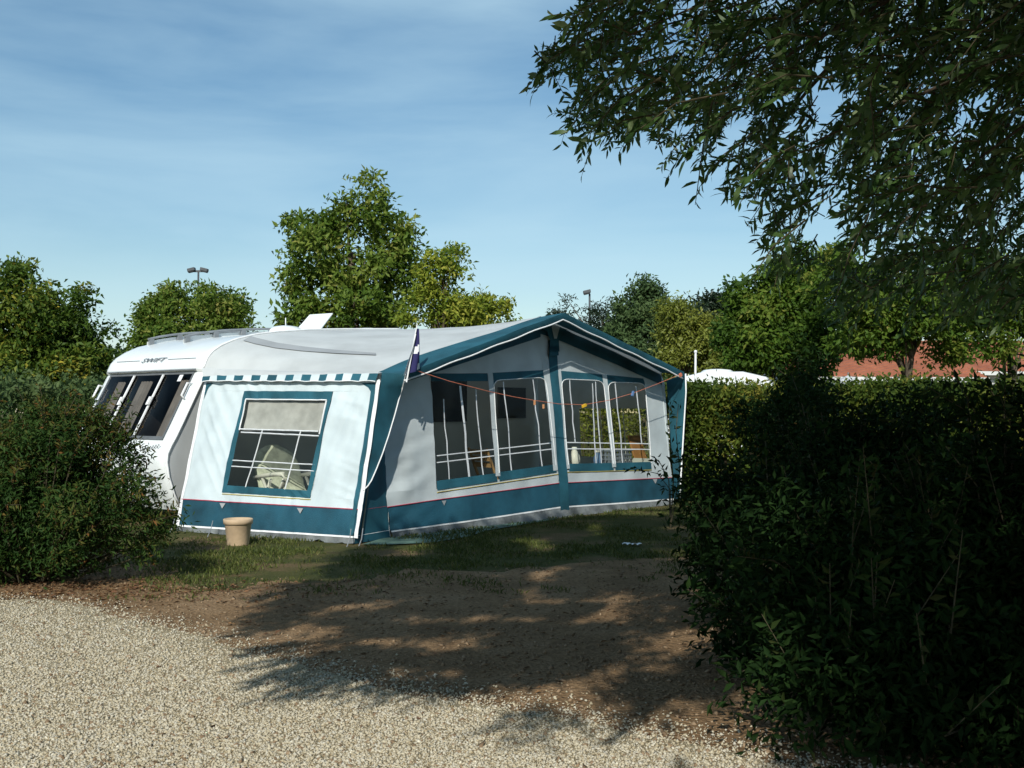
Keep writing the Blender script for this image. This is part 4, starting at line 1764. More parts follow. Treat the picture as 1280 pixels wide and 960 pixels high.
def crown_mesh(name, blobs, ncl, per, spread, ln, wid, mat, parent, seed, rough=.35, up=.45, tonek=.6, droop=.15, tone_bias=0.0, fine=False, size=.27, outw=.8, shoots=0, shl=1.0):
    g = np.random.default_rng(seed)
    C, Od, Tl = lobe_points(blobs, ncl, g, size, rough)
    m = len(C)
    sz = .6 + .7 * g.random(m)
    off = np.clip(g.normal(size=(m, per, 3)), -1.5, 1.5) * spread * sz[:, None, None] * np.array([1, 1, .75])
    P = (C[:, None] + off).reshape(-1, 3)
    Od = np.repeat(Od, per, 0)
    D = rand_dir(len(P), g) + Od * .75 + np.array([0, 0, -.22])
    Nn = rand_dir(len(P), g) * .75 + Od * outw + np.array([0, 0, up])
    tone = np.clip(.38 + tone_bias + .15 * g.normal(size=len(P)) + np.repeat(Tl + tonek * (nz3(C, .9) * .6 + g.normal(size=m) * .14), per), 0, 1)
    sh = []
    if shoots:
        i = g.choice(m, shoots)
        od = nrm(Od[::per][i] + np.array([0, 0, .55]) + g.normal(size=(shoots, 3)) * .35)
        ls = (.15 + .28 * g.random(shoots)) * shl
        kk = 16
        tt = (np.arange(kk) + .5) / kk
        Ps = C[i][:, None] + od[:, None] * (ls[:, None] * tt[None])[:, :, None]
        sd_ = nrm(np.cross(od, g.normal(size=(shoots, 3))))
        sg = np.where(np.arange(kk) % 2 == 0, 1, -1)[None, :, None]
        Ds = od[:, None] * .6 + sd_[:, None] * sg + g.normal(size=(shoots, kk, 3)) * .3
        P = np.concatenate([P, Ps.reshape(-1, 3)])
        D = np.concatenate([D, Ds.reshape(-1, 3)])
        Nn = np.concatenate([Nn, rand_dir(shoots * kk, g) + np.array([0, -.3, .6])])
        tone = np.concatenate([tone, np.clip(g.normal(.62, .2, shoots * kk), 0, 1)])
        sh = [(C[a], C[a] + od[b] * ls[b]) for b, a in enumerate(i)]
    k = P[:, 2] > .02
    P, D, Nn, tone = P[k], D[k], Nn[k], tone[k]
    L_ = ln * (.65 + .7 * g.random(len(P)))
    o = leaves(name, P, D, Nn, L_, L_ * (wid / ln), tone, mat, parent, droop=droop, fine=fine)
    o_sh[o.name] = sh
    return o, C


def bl(px, py, rx, ry, Y, rd=None):
    """an ellipsoid of foliage given where it stands and how big it looks from the pitch entrance"""
    k = Y / F
    return (tuple(at(px, py, Y)), (rx * k * .9, (rd if rd else rx * k * .8), ry * k * .9))


def tree(name, label, base, blobs, mat, ncl, per, spread, ln, wid, trunk_r, seed, group=None, cat='tree', limbs=9, trunk_top=None, **kw):
    base = Vector(base)
    t = thing(name, label, cat, base, group)
    ncl, per, ln, wid, spread = int(ncl * 1.5), int(per * .9), ln * .85, wid * .85, spread * .75
    _, C = crown_mesh('crown', blobs, ncl, per, spread, ln, wid, mat, t, seed, **kw)
    rd = random.Random(seed)
    top = Vector(trunk_top) if trunk_top else Vector(blobs[0][0]) + Vector((0, 0, blobs[0][1][2] * .1))
    mb = MB()
    n = 7
    pts = [base.lerp(top, k / n) + Vector((rd.uniform(-1, 1), rd.uniform(-1, 1), 0)) * trunk_r * .5 * (0 < k) for k in range(n + 1)]
    mb.tube(pts, [trunk_r * (1.25 if k == 0 else 1 - .6 * k / n) for k in range(n + 1)], 8)
    for k in range(limbs):
        e_ = Vector(C[rd.randrange(len(C))])
        st = pts[rd.randrange(3, n + 1)]
        if e_.z < st.z - .4: st = pts[2]
        m_ = st.lerp(e_, .5) + Vector((0, 0, .12 * (e_ - st).length))
        mb.tube([st, st.lerp(m_, .5) + Vector((0, 0, .03)), m_, e_], [trunk_r * .42, trunk_r * .32, trunk_r * .22, trunk_r * .06], 5)
    part(mb, 'trunk', M['bark'], t, smooth=True)
    return t


def base_at(px, Y):
    p = at(px, 500, Y)
    return (p.x, p.y, 0)


# background trees, left to right
tree('ash_tree', 'green tree with yellow patches at the left edge behind the bush', base_at(38, 21), [bl(30, 395, 62, 55, 21), bl(60, 450, 75, 45, 21), bl(-30, 420, 60, 70, 21), bl(100, 430, 42, 40, 21.5), bl(30, 350, 30, 22, 21), bl(100, 372, 14, 20, 21), bl(20, 470, 90, 35, 20.5)],
     M['leaf_mixed'], 620, 30, .20, .13, .06, .11, 21, group=None, tonek=1.0)
tree('round_tree', 'rounded mid green tree behind the caravan nose', base_at(235, 30), [bl(235, 402, 72, 42, 30), bl(200, 412, 40, 32, 30), bl(275, 412, 40, 34, 30), bl(232, 372, 38, 16, 30), bl(235, 450, 85, 34, 30)],
     M['leaf_ash'], 520, 30, .22, .15, .07, .14, 22)
tree('oak_tree', 'tall broad crowned green tree rising behind the caravan roof', base_at(442, 27), [bl(440, 325, 62, 72, 27), bl(395, 300, 38, 44, 27), bl(452, 262, 44, 30, 27), bl(492, 296, 30, 38, 27), bl(372, 345, 32, 28, 27), bl(500, 340, 28, 34, 27), bl(430, 395, 80, 26, 26.5), bl(375, 392, 32, 16, 26.5), bl(480, 385, 45, 30, 27)],
     M['leaf_ash'], 400, 24, .19, .19, .085, .17, 23, rough=.6, limbs=18, size=.24)
tree('birch_tree', 'slender yellowing tree beside the tall broad crowned tree', base_at(558, 25), [bl(553, 345, 24, 42, 25), bl(565, 322, 14, 22, 25), bl(540, 385, 32, 28, 25), bl(535, 350, 14, 22, 25), bl(575, 390, 30, 20, 25)],
     M['leaf_yellow'], 165, 20, .16, .14, .06, .07, 24, rough=.5, tone_bias=.05)
tree('birch_tree', 'low yellow green tree just left of the awning ridge', base_at(608, 26), [bl(600, 388, 34, 18, 26), bl(590, 400, 45, 14, 26), bl(634, 390, 10, 16, 26)],
     M['leaf_yellow'], 120, 22, .17, .14, .06, .06, 25, rough=.6)
tree('pine_tree', 'dark thin pine poking up behind the awning ridge', base_at(752, 52), [bl(752, 398, 20, 22, 52), bl(745, 425, 30, 25, 52), bl(705, 395, 14, 11, 52), bl(770, 430, 22, 28, 52)],
     M['leaf_pine'], 150, 24, .30, .26, .06, .16, 26, rough=.7)
tree('poplar_tree', 'grey green rounded tree behind the right canopy slope', base_at(805, 46), [bl(803, 385, 27, 34, 46), bl(800, 425, 34, 45, 46), bl(806, 362, 16, 14, 46), bl(785, 450, 40, 30, 46)],
     M['leaf_far'], 420, 26, .28, .22, .10, .17, 27)
tree('pale_tree', 'pale yellow green tree right of the grey green tree', base_at(860, 36), [bl(850, 415, 28, 36, 36), bl(890, 425, 24, 34, 36), bl(868, 445, 45, 30, 36), bl(845, 388, 16, 16, 36)],
     M['leaf_pale'], 420, 26, .24, .16, .07, .12, 28)
tree('dark_tree', 'small dark tree top beyond the pale tree', base_at(885, 50), [bl(884, 385, 24, 18, 50), bl(905, 395, 30, 24, 50), bl(890, 430, 50, 40, 50)],
     M['leaf_pine'], 240, 26, .30, .25, .11, .16, 29)
tree('maple_tree', 'bright green tree behind the hedge left of the red roof', base_at(985, 27), [bl(965, 385, 46, 46, 27), bl(1000, 350, 50, 40, 27), bl(950, 425, 50, 38, 27), bl(1015, 415, 42, 40, 27), bl(930, 375, 20, 24, 27), bl(985, 445, 60, 25, 27)],
     M['leaf_lime'], 620, 28, .22, .16, .075, .13, 30, tone_bias=-.16)
tree('maple_tree', 'bright green tree with a dark trunk before the red roof', base_at(1137, 24), [bl(1110, 370, 75, 45, 24), bl(1170, 380, 70, 42, 24), bl(1080, 405, 50, 32, 24), bl(1140, 405, 80, 24, 24), bl(1095, 430, 34, 14, 24), bl(1188, 436, 32, 16, 24), bl(1060, 340, 50, 40, 24), bl(1200, 350, 60, 40, 24)],
     M['leaf_lime'], 640, 28, .20, .15, .07, .11, 31, trunk_top=at(1137, 390, 24))
tree('maple_tree', 'green tree at the right edge partly hiding the red roof', base_at(1262, 25), [bl(1260, 380, 50, 34, 25), bl(1225, 385, 36, 26, 24.5), bl(1243, 432, 24, 18, 24.5), bl(1300, 370, 60, 50, 25)],
     M['leaf_lime'], 380, 28, .21, .15, .07, .11, 32)

# far-off wood along the horizon
wb_ = []
for x in np.arange(-330, 1700, 62):
    Y = 78
    wb_.append(bl(x, 470 + 8 * math.sin(x), 60, 42 + 12 * math.sin(x * .37), Y, 3.0))
o, _ = crown_mesh('far_wood', wb_, 1600, 22, .55, .42, .26, M['leaf_far'], None, 40, rough=.5)
tag(o, kind='stuff')


def shrub(name, label, base, blobs, mat, ncl, per, spread, ln, wid, seed, cat='shrub', stems=26, group=None, **kw):
    base = Vector(base)
    t = thing(name, label, cat, base, group)
    fo, C = crown_mesh('foliage', blobs, ncl, per, spread, ln, wid, mat, t, seed, **kw)
    rd = random.Random(seed)
    mb = MB()
    for a, b in o_sh[fo.name]:
        a, b = Vector(a), Vector(b)
        mb.tube([base + Vector((0, 0, .02)), base.lerp(a, .55) - Vector((0, 0, .05)), a, b], [.006, .005, .004, .0015], 4)
    for k in range(stems):
        e_ = Vector(C[rd.randrange(len(C))])
        st = Vector((base.x + (e_.x - base.x) * .35 + rd.uniform(-.1, .1), base.y + (e_.y - base.y) * .35 + rd.uniform(-.1, .1), 0))
        m_ = st.lerp(e_, .55) + Vector((rd.uniform(-.06, .06), rd.uniform(-.06, .06), .05))
        mb.tube([base + Vector((0, 0, .01)), st + Vector((0, 0, .03)), m_, e_], [.016, .013, .009, .003], 5)
    part(mb, 'stem', M['twig'], t)
    return t


# left bush
shrub('bush', 'dense dark green bush with rusty tips at the left edge of the pitch', (-3.95, 9.35, 0),
      [((-4.2, 9.4, .72), (1.0, .8, .68)), ((-3.75, 9.3, .62), (.62, .6, .46)), ((-4.7, 9.3, .78), (.9, .7, .66)), ((-3.85, 9.5, .95), (.55, .5, .46)), ((-4.35, 9.5, 1.08), (.6, .5, .30)), ((-4.05, 9.0, .40), (.6, .4, .38)), ((-3.55, 9.4, .72), (.36, .4, .26))],
      M['leaf_bush'], 2300, 22, .085, .05, .016, 50, stems=60, rough=.45, tonek=.9, up=.3, size=.34, shoots=420, shl=.7)

# dark shrubs of the right-hand boundary, near to far
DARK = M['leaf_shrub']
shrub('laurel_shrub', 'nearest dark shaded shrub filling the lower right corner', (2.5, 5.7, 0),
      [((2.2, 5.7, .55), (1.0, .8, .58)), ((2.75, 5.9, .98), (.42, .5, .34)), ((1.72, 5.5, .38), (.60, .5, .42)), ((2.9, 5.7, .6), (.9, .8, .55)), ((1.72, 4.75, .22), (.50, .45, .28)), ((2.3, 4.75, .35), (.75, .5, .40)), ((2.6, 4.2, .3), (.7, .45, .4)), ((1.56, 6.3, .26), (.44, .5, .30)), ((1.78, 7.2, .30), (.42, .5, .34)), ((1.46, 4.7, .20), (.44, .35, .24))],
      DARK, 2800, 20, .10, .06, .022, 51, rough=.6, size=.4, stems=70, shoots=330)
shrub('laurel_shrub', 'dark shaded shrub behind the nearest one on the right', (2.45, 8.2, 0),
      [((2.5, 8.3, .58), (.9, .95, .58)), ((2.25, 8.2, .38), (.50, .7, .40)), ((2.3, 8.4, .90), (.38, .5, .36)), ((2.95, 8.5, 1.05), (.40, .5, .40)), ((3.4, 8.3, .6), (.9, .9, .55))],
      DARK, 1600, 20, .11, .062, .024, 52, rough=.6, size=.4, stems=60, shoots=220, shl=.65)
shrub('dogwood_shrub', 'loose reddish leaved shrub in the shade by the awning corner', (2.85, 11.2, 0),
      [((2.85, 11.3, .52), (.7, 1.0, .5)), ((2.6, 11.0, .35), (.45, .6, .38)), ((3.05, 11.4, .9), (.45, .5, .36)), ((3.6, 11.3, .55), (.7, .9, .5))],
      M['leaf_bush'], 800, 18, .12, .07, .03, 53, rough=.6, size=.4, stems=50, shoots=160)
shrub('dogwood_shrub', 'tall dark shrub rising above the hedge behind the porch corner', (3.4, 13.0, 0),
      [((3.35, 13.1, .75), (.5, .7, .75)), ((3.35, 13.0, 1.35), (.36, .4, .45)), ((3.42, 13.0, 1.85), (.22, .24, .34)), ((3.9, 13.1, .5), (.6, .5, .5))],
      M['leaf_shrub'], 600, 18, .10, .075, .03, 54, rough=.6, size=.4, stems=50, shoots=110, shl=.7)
# twig with leaves reaching in front of the awning skirt
def sprig():
    st = gnd(838, 650)
    st = Vector((st.x * .93, st.y * .93, 0))
    t = thing('sapling', 'thin leafy sapling bending before the right end of the awning', 'shrub', st)
    g = np.random.default_rng(3)
    mb = MB()
    P, D = [], []
    Y = st.y
    for path in ([(846, 640), (838, 612), (822, 592), (800, 587), (778, 586)], [(846, 640), (836, 600), (826, 580), (818, 571)], [(846, 640), (842, 600), (838, 560), (836, 520), (838, 498)], [(846, 640), (850, 590), (845, 540), (848, 505)]):
        pts = [Vector((st.x, st.y, 0.0))] + [at(x, y, Y + .02 * i) for i, (x, y) in enumerate(path[1:])]
        mb.tube(pts, [.008, .006, .005, .004, .002][:len(pts)], 5)
        for a, b in zip(pts[1:], pts[2:]):
            for k in range(7):
                P.append(a.lerp(b, g.random()) + Vector(g.normal(size=3) * .02))
                D.append((b - a).normalized() * .6 + Vector(g.normal(size=3) * .7))
    part(mb, 'stem', M['twig'], t)
    P, D = np.array(P), np.array(D)
    leaves('foliage', P, D, rand_dir(len(P), g) + np.array([0, -.5, .8]), .07 + .03 * g.random(len(P)), .035, g.random(len(P)), M['leaf_shrub'], t)


sprig()


# clipped hedges: boxy volume with ragged top
def hedge(name, label, A, B, h, th, mat, n, per, spread, ln, wid, seed, thin=0, **kw):
    A, B = Vector(A), Vector(B)
    u = (B - A).normalized()
    v = Vector((-u.y, u.x, 0))
    t = thing(name, label, 'hedge', (A + B) / 2)
    g = np.random.default_rng(seed)
    a, b, c_ = g.random(n), g.random(n) * 2 - 1, g.random(n)
    f = g.random(n)
    b = np.where(f < .45, np.sign(b) * (1 - .12 * g.random(n)), b)
    c_ = np.where(f > .70, 1 - .08 * g.random(n), c_)
    Lh = (B - A).length
    C = np.array(A)[None] + np.outer(a * Lh, u) + np.outer(b * th / 2, v)
    C[:, 2] = c_ * h * (1 + .05 * nz3(np.stack([a * Lh, b * 0, a * 0], 1), .9)) + .05 * nz3(C, 2.5)
    C[:, :2] += np.outer(nz3(C, 1.3) * .16, np.array(v)[:2])
    k = nz3(C, 1.1) + .5 * nz3(C, 2.6) > -.34
    C = C[k]
    m = len(C)
    P = (C[:, None] + g.normal(size=(m, per, 3)) * spread).reshape(-1, 3)
    D = rand_dir(len(P), g) + np.array([0, 0, .25])
    Nn = rand_dir(len(P), g) + np.array([0, -.3, .5])
    tone = np.clip(.42 + .17 * g.normal(size=len(P)) + .75 * np.repeat(nz3(C, .7) + .5 * nz3(C, 2.0), per), 0, 1)
    L_ = ln * (.6 + .8 * g.random(len(P)))
    kk = P[:, 2] > .02
    leaves('foliage', P[kk], D[kk], Nn[kk], L_[kk], L_[kk] * wid / ln, tone[kk], mat, t)
    mb = MB()
    for k in range(int(Lh * 4)):
        p = A + u * (Lh * (k + g.random()) / (Lh * 4)) + v * g.normal() * .08
        q_ = p + Vector((g.normal() * .1, g.normal() * .1, h * .8))
        mb.tube([p, p.lerp(q_, .5) + Vector((g.normal() * .05, g.normal() * .05, 0)), q_], [.016, .012, .005], 5)
    part(mb, 'stem', M['twig'], t)
    return t


h0, h1 = at(640, 500, 27), at(925, 500, 26)
hedge('hedge', 'pale sunlit hedge seen through the far window of the awning', (h0.x, h0.y, 0), (h1.x, h1.y, 0), 1.75, .9, M['leaf_pale'], 700, 20, .10, .085, .045, 62)
h0, h1 = at(838, 500, 18.2), at(1330, 500, 14.5)
hedge('hedge', 'long clipped yellow green hedge right of the awning', (h0.x, h0.y, 0), (h1.x, h1.y, 0), 1.66, 1.0, M['leaf_hedge'], 5600, 22, .10, .075, .038, 60)
h0, h1 = at(-60, 500, 17.5), at(330, 500, 24)
hedge('hedge', 'dark hedge behind the bush and the caravan nose', (h0.x, h0.y, 0), (h1.x, h1.y, 0), 1.8, 1.0, M['leaf_far'], 1300, 20, .14, .10, .05, 61)

# ------------------------------------------------------------------ the overhanging tree on the right
MASK = [(728, -30), (724, 30), (700, 62), (668, 78), (672, 102), (700, 118), (708, 150), (706, 180), (735, 178), (758, 206), (778, 188), (800, 176), (828, 210), (858, 208), (862, 188), (886, 196), (906, 240), (918, 244), (922, 225), (950, 250), (935, 270), (920, 292), (955, 300), (962, 322), (950, 345), (990, 345), (1010, 385), (1060, 402), (1105, 392), (1160, 420), (1230, 400), (1320, 410), (1320, -30)]
SHADE = [(-2.35, 7.6), (-2.2, 6.5), (-2.0, 5.95), (-1.75, 6.1), (-1.5, 5.35), (-1.1, 5.25), (-.85, 5.75), (-.5, 5.65), (-.2, 5.3), (.35, 5.15), (.8, 4.8), (.95, 3.6), (5.2, 3.4), (6.4, 13.0), (6.2, 15.6), (4.6, 15.4), (3.4, 15.6), (2.4, 16.2), (1.2, 15.2), (.2, 14.0), (-.6, 13.2), (-1.2, 12.3), (-1.5, 11.3), (-1.6, 10.2), (-1.45, 9.4), (-1.95, 8.8), (-1.7, 8.2)]


def big_tree():
    g = np.random.default_rng(77)
    base = Vector((4.9, 3.4, 0))
    t = thing('willow_tree', 'large shady tree with narrow leaves overhanging from the right', 'tree', base)
    hub = Vector((4.3, 3.6, 3.6))
    n = 200000
    C = np.array([2.2, 3.4, 5.0]) + rand_dir(n, g) * np.array([5.2, 6.2, 3.7]) * (g.random(n) ** .45)[:, None]
    C = C[(C[:, 2] > 1.85)]
    sx, sy = C[:, 0] + KX * C[:, 2], C[:, 1] + KY * C[:, 2]
    jit = g.normal(size=(len(C), 2)) * .12
    ok = inpoly(sx + jit[:, 0], sy + jit[:, 1], SHADE)
    x, y, front = proj_np(C)
    pad = 60 + .42 * F / np.maximum(C[:, 1], .4)
    inf = front & (x > -pad) & (x < 1280 + pad) & (y > -pad) & (y < 1050)
    core = front & (x > -20) & (x < 1300) & (y > -20)
    xx, yy = x + g.normal(size=len(C)) * 5, y + g.normal(size=len(C)) * 5
    msk = inpoly(xx, np.maximum(yy + 16, -25), MASK) & inpoly(xx, np.maximum(yy, -25), MASK) & (C[:, 1] > 3.6) & (C[:, 1] < 8.0)
    ok &= (~inf) | msk
    ok &= np.linalg.norm(C - np.array([0, 0, 1.4]), axis=1) > 2.2
    C, inf, x, y, sx, sy = C[ok], inf[ok], x[ok], y[ok], sx[ok], sy[ok]
    # gaps: sky holes in the visible left part, sun flecks in the shade
    hole = np.array([noise.noise(Vector((a * .012, b * .012, 3))) + .5 * noise.noise(Vector((a * .035, b * .035, 8))) for a, b in zip(x, y)])
    fleck = np.array([noise.noise(Vector((a * 1.5, b * 1.2, 5))) + .8 * noise.noise(Vector((a * 3.4, b * 2.7, 1))) for a, b in zip(sx, sy)])
    edge = np.clip((7.3 - sy) / 1.6, 0, 1) * np.clip((2.0 - sx) / 1.5, 0, 1)
    keep = np.where(inf, hole > -.10 - .55 * np.clip((x - 960) / 250, 0, 1), (fleck > -.25 + .30 * np.clip((9.2 - sy) / 2.6, 0, 1) * (sx < 1.6) + .08 * np.clip((-1.0 - sx) / .8, 0, 1) + .25 * np.clip((sy - 13) / 1.0, 0, 1) * (sx > 2)) & ~((sx > np.where(sy > 9, 1.25, .6)) & (sy > 6.3) & (sy < 13.5) & (g.random(len(C)) < .78)))
    C, inf, x, y = C[keep], inf[keep], x[keep], y[keep]
    vi, ov = np.where(inf)[0], np.where(~inf)[0]
    print('tree twigs available', len(vi), len(ov))
    vi, ov = vi[:2050], ov[:12800]
    sel = np.concatenate([vi, ov])
    C = C[sel]
    vis = np.arange(len(sel)) < len(vi)
    m = len(C)
    # twigs grow away from the hub and droop
    Od = nrm(C - np.array(hub))
    T = nrm(Od * .8 + g.normal(size=(m, 3)) * .55 + np.array([-.2, 0, -.32]))
    TL_ = np.where(vis, .23, .34) * (.7 + .6 * g.random(m))
    per = 17
    tt = (np.arange(per) + .5) / per
    Pb = C[:, None] + T[:, None] * (TL_[:, None, None] * (tt[None, :, None] - .5)) + np.array([0, 0, -1.0]) * (tt ** 2)[None, :, None] * TL_[:, None, None] * .25
    side = nrm(np.cross(T, g.normal(size=(m, 3))))
    sgn = np.where(np.arange(per) % 2 == 0, 1, -1)
    D = T[:, None] * .75 + side[:, None] * (sgn[None, :, None] * .8) + g.normal(size=(m, per, 3)) * .28 + np.array([0, 0, -.14])
    P, D = Pb.reshape(-1, 3), D.reshape(-1, 3)
    Nn = rand_dir(len(P), g) + np.array([0, 0, .6])
    vz = np.repeat(vis, per)
    L_ = np.where(vz, .065, .125) * (.6 + .7 * g.random(len(P)))
    W_ = np.where(vz, .0195, .036) * (.7 + .6 * g.random(len(P)))
    tone = np.clip(.42 + .28 * g.normal(size=len(P)), 0, 1)
    leaves('crown', P, D, Nn, L_, W_, tone, M['leaf_near'], t, fine=True, droop=.18)
    # twigs, branches, trunk
    mb = MB()
    for i in range(m):
        if vis[i]:
            a = Vector(C[i] - T[i] * TL_[i] * .6)
            b_ = Vector(C[i] + T[i] * TL_[i] * .5 + np.array([0, 0, -.25 * TL_[i]]))
            mb.tube([a, Vector(C[i]) , b_], [.0035, .0026, .0012], 4, cap=False)
    # connect twigs to branch tips
    part(mb, 'twig', M['twig'], t)
    mb = MB()
    pts = [base, base + Vector((-.05, .02, 1.0)), base + Vector((-.2, .05, 2.2)), hub, Vector((3.9, 3.6, 5.0)), Vector((3.6, 3.5, 6.6))]
    mb.tube(pts, [.24, .19, .17, .15, .11, .05], 12)
    rd = random.Random(4)

    def clear(p):
        px, py = proj(p) if p.y > .4 else (-999, -999)
        if -20 < px < 1300 and -20 < py < 980:
            return bool(inpoly(np.array([px]), np.array([py]), MASK)[0])
        return True

    made = 0
    for k in range(900):
        if made >= 75: break
        i = rd.randrange(m) if made > 45 else rd.randrange(len(vi))
        e_ = Vector(C[i])
        st = hub.lerp(pts[5], rd.random() * .7) if rd.random() < .7 else hub
        mid_ = st.lerp(e_, .55) + Vector((0, 0, .25 * rd.random() * (e_ - st).length)) + Vector((rd.uniform(-.2, .2), rd.uniform(-.2, .2), 0))
        cur_ = []
        for q_ in range(9):
            s = q_ / 8
            cur_.append(st * (1 - s) ** 2 + mid_ * 2 * s * (1 - s) + e_ * s * s)
        if all(clear(p) for p in cur_):
            r0 = .05 if made < 10 else .022
            mb.tube(cur_, [r0 * (1 - s / 8 * .88) for s in range(9)], 6, cap=False)
            made += 1
    part(mb, 'trunk', M['bark'], t, smooth=True)


big_tree()

# ------------------------------------------------------------------ far things on the right
# red tiled building
def building(name, label, px0, px1, Y, ze, zr, depth, yaw, wins, seed):
    a, b = at(px0, 460, Y), at(px1, 460, Y + yaw)
    a.z = b.z = 0
    u = (b - a).normalized()
    v = Vector((-u.y, u.x, 0))
    Lb = (b - a).length
    t = thing(name, label, 'building', (a + b) / 2)
    mb = MB()
    zt = ze - .05
    cs = [a, b, b + v * depth, a + v * depth]
    for i in range(4):
        p, q_ = cs[i], cs[(i + 1) % 4]
        mb.face([p, q_, q_ + Vector((0, 0, zt)), p + Vector((0, 0, zt))])
    for p in (a, b):
        mb.face([p + Vector((0, 0, zt)), p + v * depth + Vector((0, 0, zt)), p + v * depth / 2 + Vector((0, 0, zr - .1))])
    part(mb, 'wall', M['wall_white'], t)
    # corrugated pantiles
    mb = MB()
    nx = int(Lb / .11)
    for side_ in (0, 1):
        rows = []
        e0 = a - u * .4 - v * .35 + Vector((0, 0, ze - .12)) if side_ == 0 else a - u * .4 + v * (depth + .35) + Vector((0, 0, ze - .12))
        r0 = a - u * .4 + v * depth / 2 + Vector((0, 0, zr))
        nrw = 14
        for j in range(nrw + 1):
            for st in ((0,) if j == 0 else (0, .045)):
                base_ = e0.lerp(r0, j / nrw) + Vector((0, 0, st if j < nrw else 0))
                rows.append([base_ + u * (i * (Lb + .8) / nx) + Vector((0, 0, .03 * math.sin(i * 2.1) )) for i in range(nx + 1)])
        mb.grid(rows)
    rf = part(mb, 'roof', M['tiles'], t)
    mb = MB()
    mb.box(a.lerp(b, .5) - v * .36 + Vector((0, 0, ze - .2)), u * (Lb + .8), v * .06, (0, 0, .16))
    part(mb, 'gutter', M['wall_white'], rf)
    for f0, f1 in wins:
        mb = MB()
        mb.box(a.lerp(b, (f0 + f1) / 2) - v * .02 + Vector((0, 0, ze - .95)), u * (Lb * (f1 - f0)), v * .08, (0, 0, 1.0))
        w_ = part(mb, 'window', M['glass_dark'], t)
        mb = MB()
        for e_ in (f0, f1, (f0 + f1) / 2):
            mb.box(a.lerp(b, e_) - v * .05 + Vector((0, 0, ze - .95)), u * .07, v * .06, (0, 0, 1.06))
        for z in (-.5, .5):
            mb.box(a.lerp(b, (f0 + f1) / 2) - v * .047 + Vector((0, 0, ze - .95 + z)), u * (Lb * (f1 - f0) + .07), v * .056, (0, 0, .07))
        part(mb, 'frame', M['piping'], w_)


building('tiled_building', 'low white building with red tiled roof beyond the hedge', 1005, 1215, 37, 2.68, 3.55, 6.0, 1.0, [(.12, .24), (.32, .46), (.56, .68), (.78, .92)], 1)
building('tiled_building', 'red tiled building with the higher roof behind the low white one', 1130, 1480, 46, 3.2, 4.62, 8.0, 2.0, [(.1, .25), (.4, .55)], 2)

# white caravan roof beyond the hedge
def far_van(px0, px1, Y, h, label, name='caravan', cat='caravan'):
    a, b = at(px0, 480, Y), at(px1, 480, Y - .75)
    a.z = b.z = 0
    u = (b - a).normalized()
    v = Vector((-u.y, u.x, 0))
    Lb = (b - a).length
    t = thing(name, label, cat, (a + b) / 2)
    prof = [(0, .4), (-.1, .9), (.0, 1.5), (.25, h - .35), (.5, h - .1), (.9, h), (Lb - .9, h), (Lb - .4, h - .12), (Lb - .1, h - .5), (Lb, 1.2), (Lb - .1, .4)]
    mb = MB()
    rows = []
    for w_, i in ((0, .08), (.03, .02), (.1, 0), (2.0, 0), (2.07, .02), (2.1, .08)):
        r_ = []
        for s, z in prof:
            c0 = Vector((Lb / 2, 1.3)); q_ = Vector((s, z)); q_ = q_ + (c0 - q_).normalized() * i
            r_.append(a + u * q_.x + v * w_ + Vector((0, 0, q_.y)))
        rows.append(r_)
    mb.grid(rows)
    mb.face(rows[0]); mb.face(rows[-1][::-1])
    part(mb, 'body', M['grp'], t, smooth=False)
    mb = MB()
    c0 = a + u * Lb * .42 + v * 1.0 + Vector((0, 0, h))
    mb.lathe(c0, [(.36, 0), (.36, .03), (.30, .07), (.12, .09), (.002, .095)], 20)
    part(mb, 'roof_vent', M['grp'], t, smooth=True)
    for f0, f1 in ((.15, .35), (.55, .8)):
        mb = MB()
        mb.box(a + u * (Lb * (f0 + f1) / 2) - v * .012 + Vector((0, 0, 1.62)), u * (Lb * (f1 - f0)), v * .03, (0, 0, .5))
        part(mb, 'window', M['glass_dark'], t, bevel=.01)


far_van(826, 982, 24.4, 2.27, 'white caravan showing its roof above the hedge behind the awning')
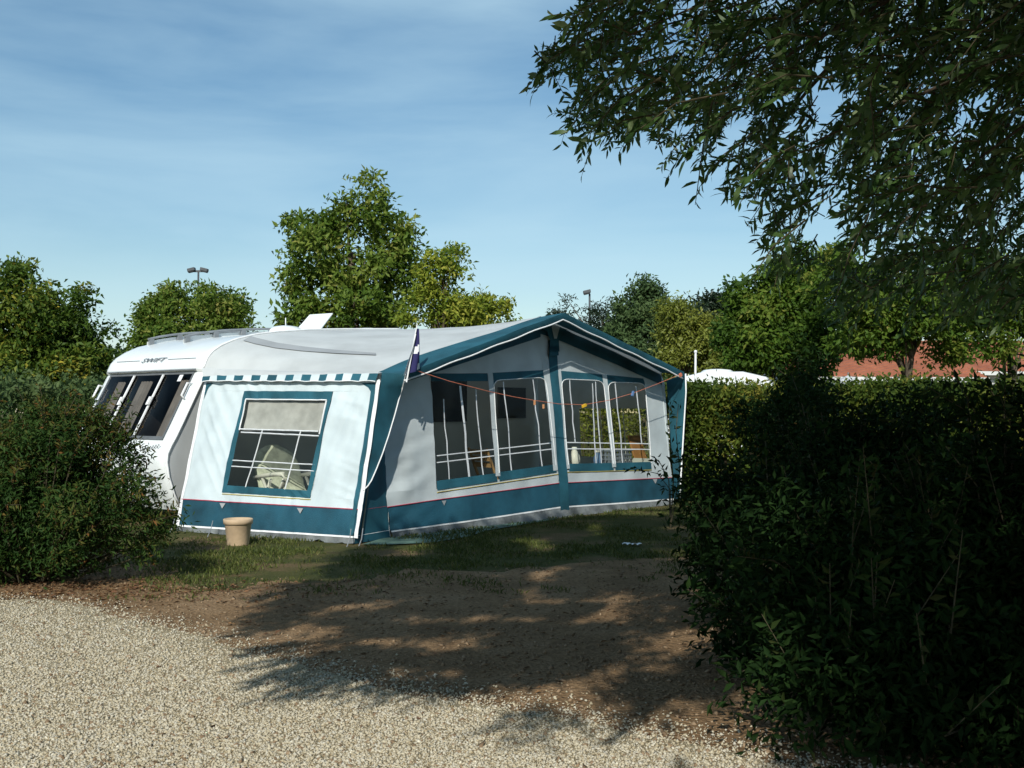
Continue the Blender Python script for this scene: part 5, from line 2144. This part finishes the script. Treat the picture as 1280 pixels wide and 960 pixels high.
# grey white tent beside it
a = at(1058, 480, 31); a.z = 0
tn = thing('ridge_tent', 'pale grey tent top above the hedge below the red roof', 'tent', a)
mb = MB()
for sx, sy in ((1, 0), (0, 1), (-1, 0), (0, -1)):
    p = [a + Vector((.95 * (sx - sy), 1.0 * (sx + sy), 1.9)), a + Vector((.95 * (sx + sy), 1.0 * (sy - sx), 1.9))]
    mb.face([p[0], p[1], a + Vector((.05, 0, 2.42))])
    mb.face([p[0], p[1], Vector((p[1].x * 1.0 + .0, p[1].y, 0)), Vector((p[0].x, p[0].y, 0))])
part(mb, 'canopy', M['roof_fabric'], tn)
mb = MB()
mb.tube([a, a + Vector((.05, 0, 2.5))], .02, 6)
part(mb, 'pole', M['steel'], tn)

# floodlight masts and the white pole
def mast(px, ptop, Y, heads, label, lean=0):
    p = at(px, ptop, Y)
    b_ = Vector((p.x, p.y, 0))
    t = thing('floodlight_mast', label, 'floodlight', b_)
    k = Y / F
    mb = MB()
    mb.tube([b_, p], [.12, .05], 8)
    part(mb, 'column', M['mast'], t, smooth=True)
    if len(heads) > 1:
        mb = MB()
        mb.box(p, (22 * k, 0, 0), (0, .1, 0), (0, 0, .10))
        part(mb, 'crossarm', M['mast'], t)
    for hx, hy in heads:
        mb = MB()
        c_ = p + Vector((hx * k, -.1, -hy * k))
        s = 1 if hx > 0 else -1
        mb.box(c_, (9 * k, 0, -2.2 * k * s), (0, .35, 0), (.8 * k * s, 0, 4.0 * k))
        mb.box(c_ - Vector((0, 0, 2.6 * k)), (7.5 * k, 0, -1.8 * k * s), (0, .28, 0), (0, 0, 1.2 * k))
        part(mb, 'lamp_head', M['mast'], t, bevel=.03)


mast(248, 339, 60, [(-8, -1.5), (8, -1.5)], 'twin headed floodlight mast above the left trees')
mast(737, 367, 60, [(-3.5, -2)], 'single headed floodlight mast above the awning ridge')
p = at(869.5, 441, 22)
mb = MB()
mb.tube([Vector((p.x - .03, p.y, 0)), p], [.026, .022], 8)
mb.lathe(p, [(.03, 0), (.034, .03), (.02, .05), (.001, .055)], 10)
tag(mb.build('white_pole', M['piping'], None, origin=(p.x, p.y, 0)), 'thin white pole standing behind the hedge beside the porch', 'pole')
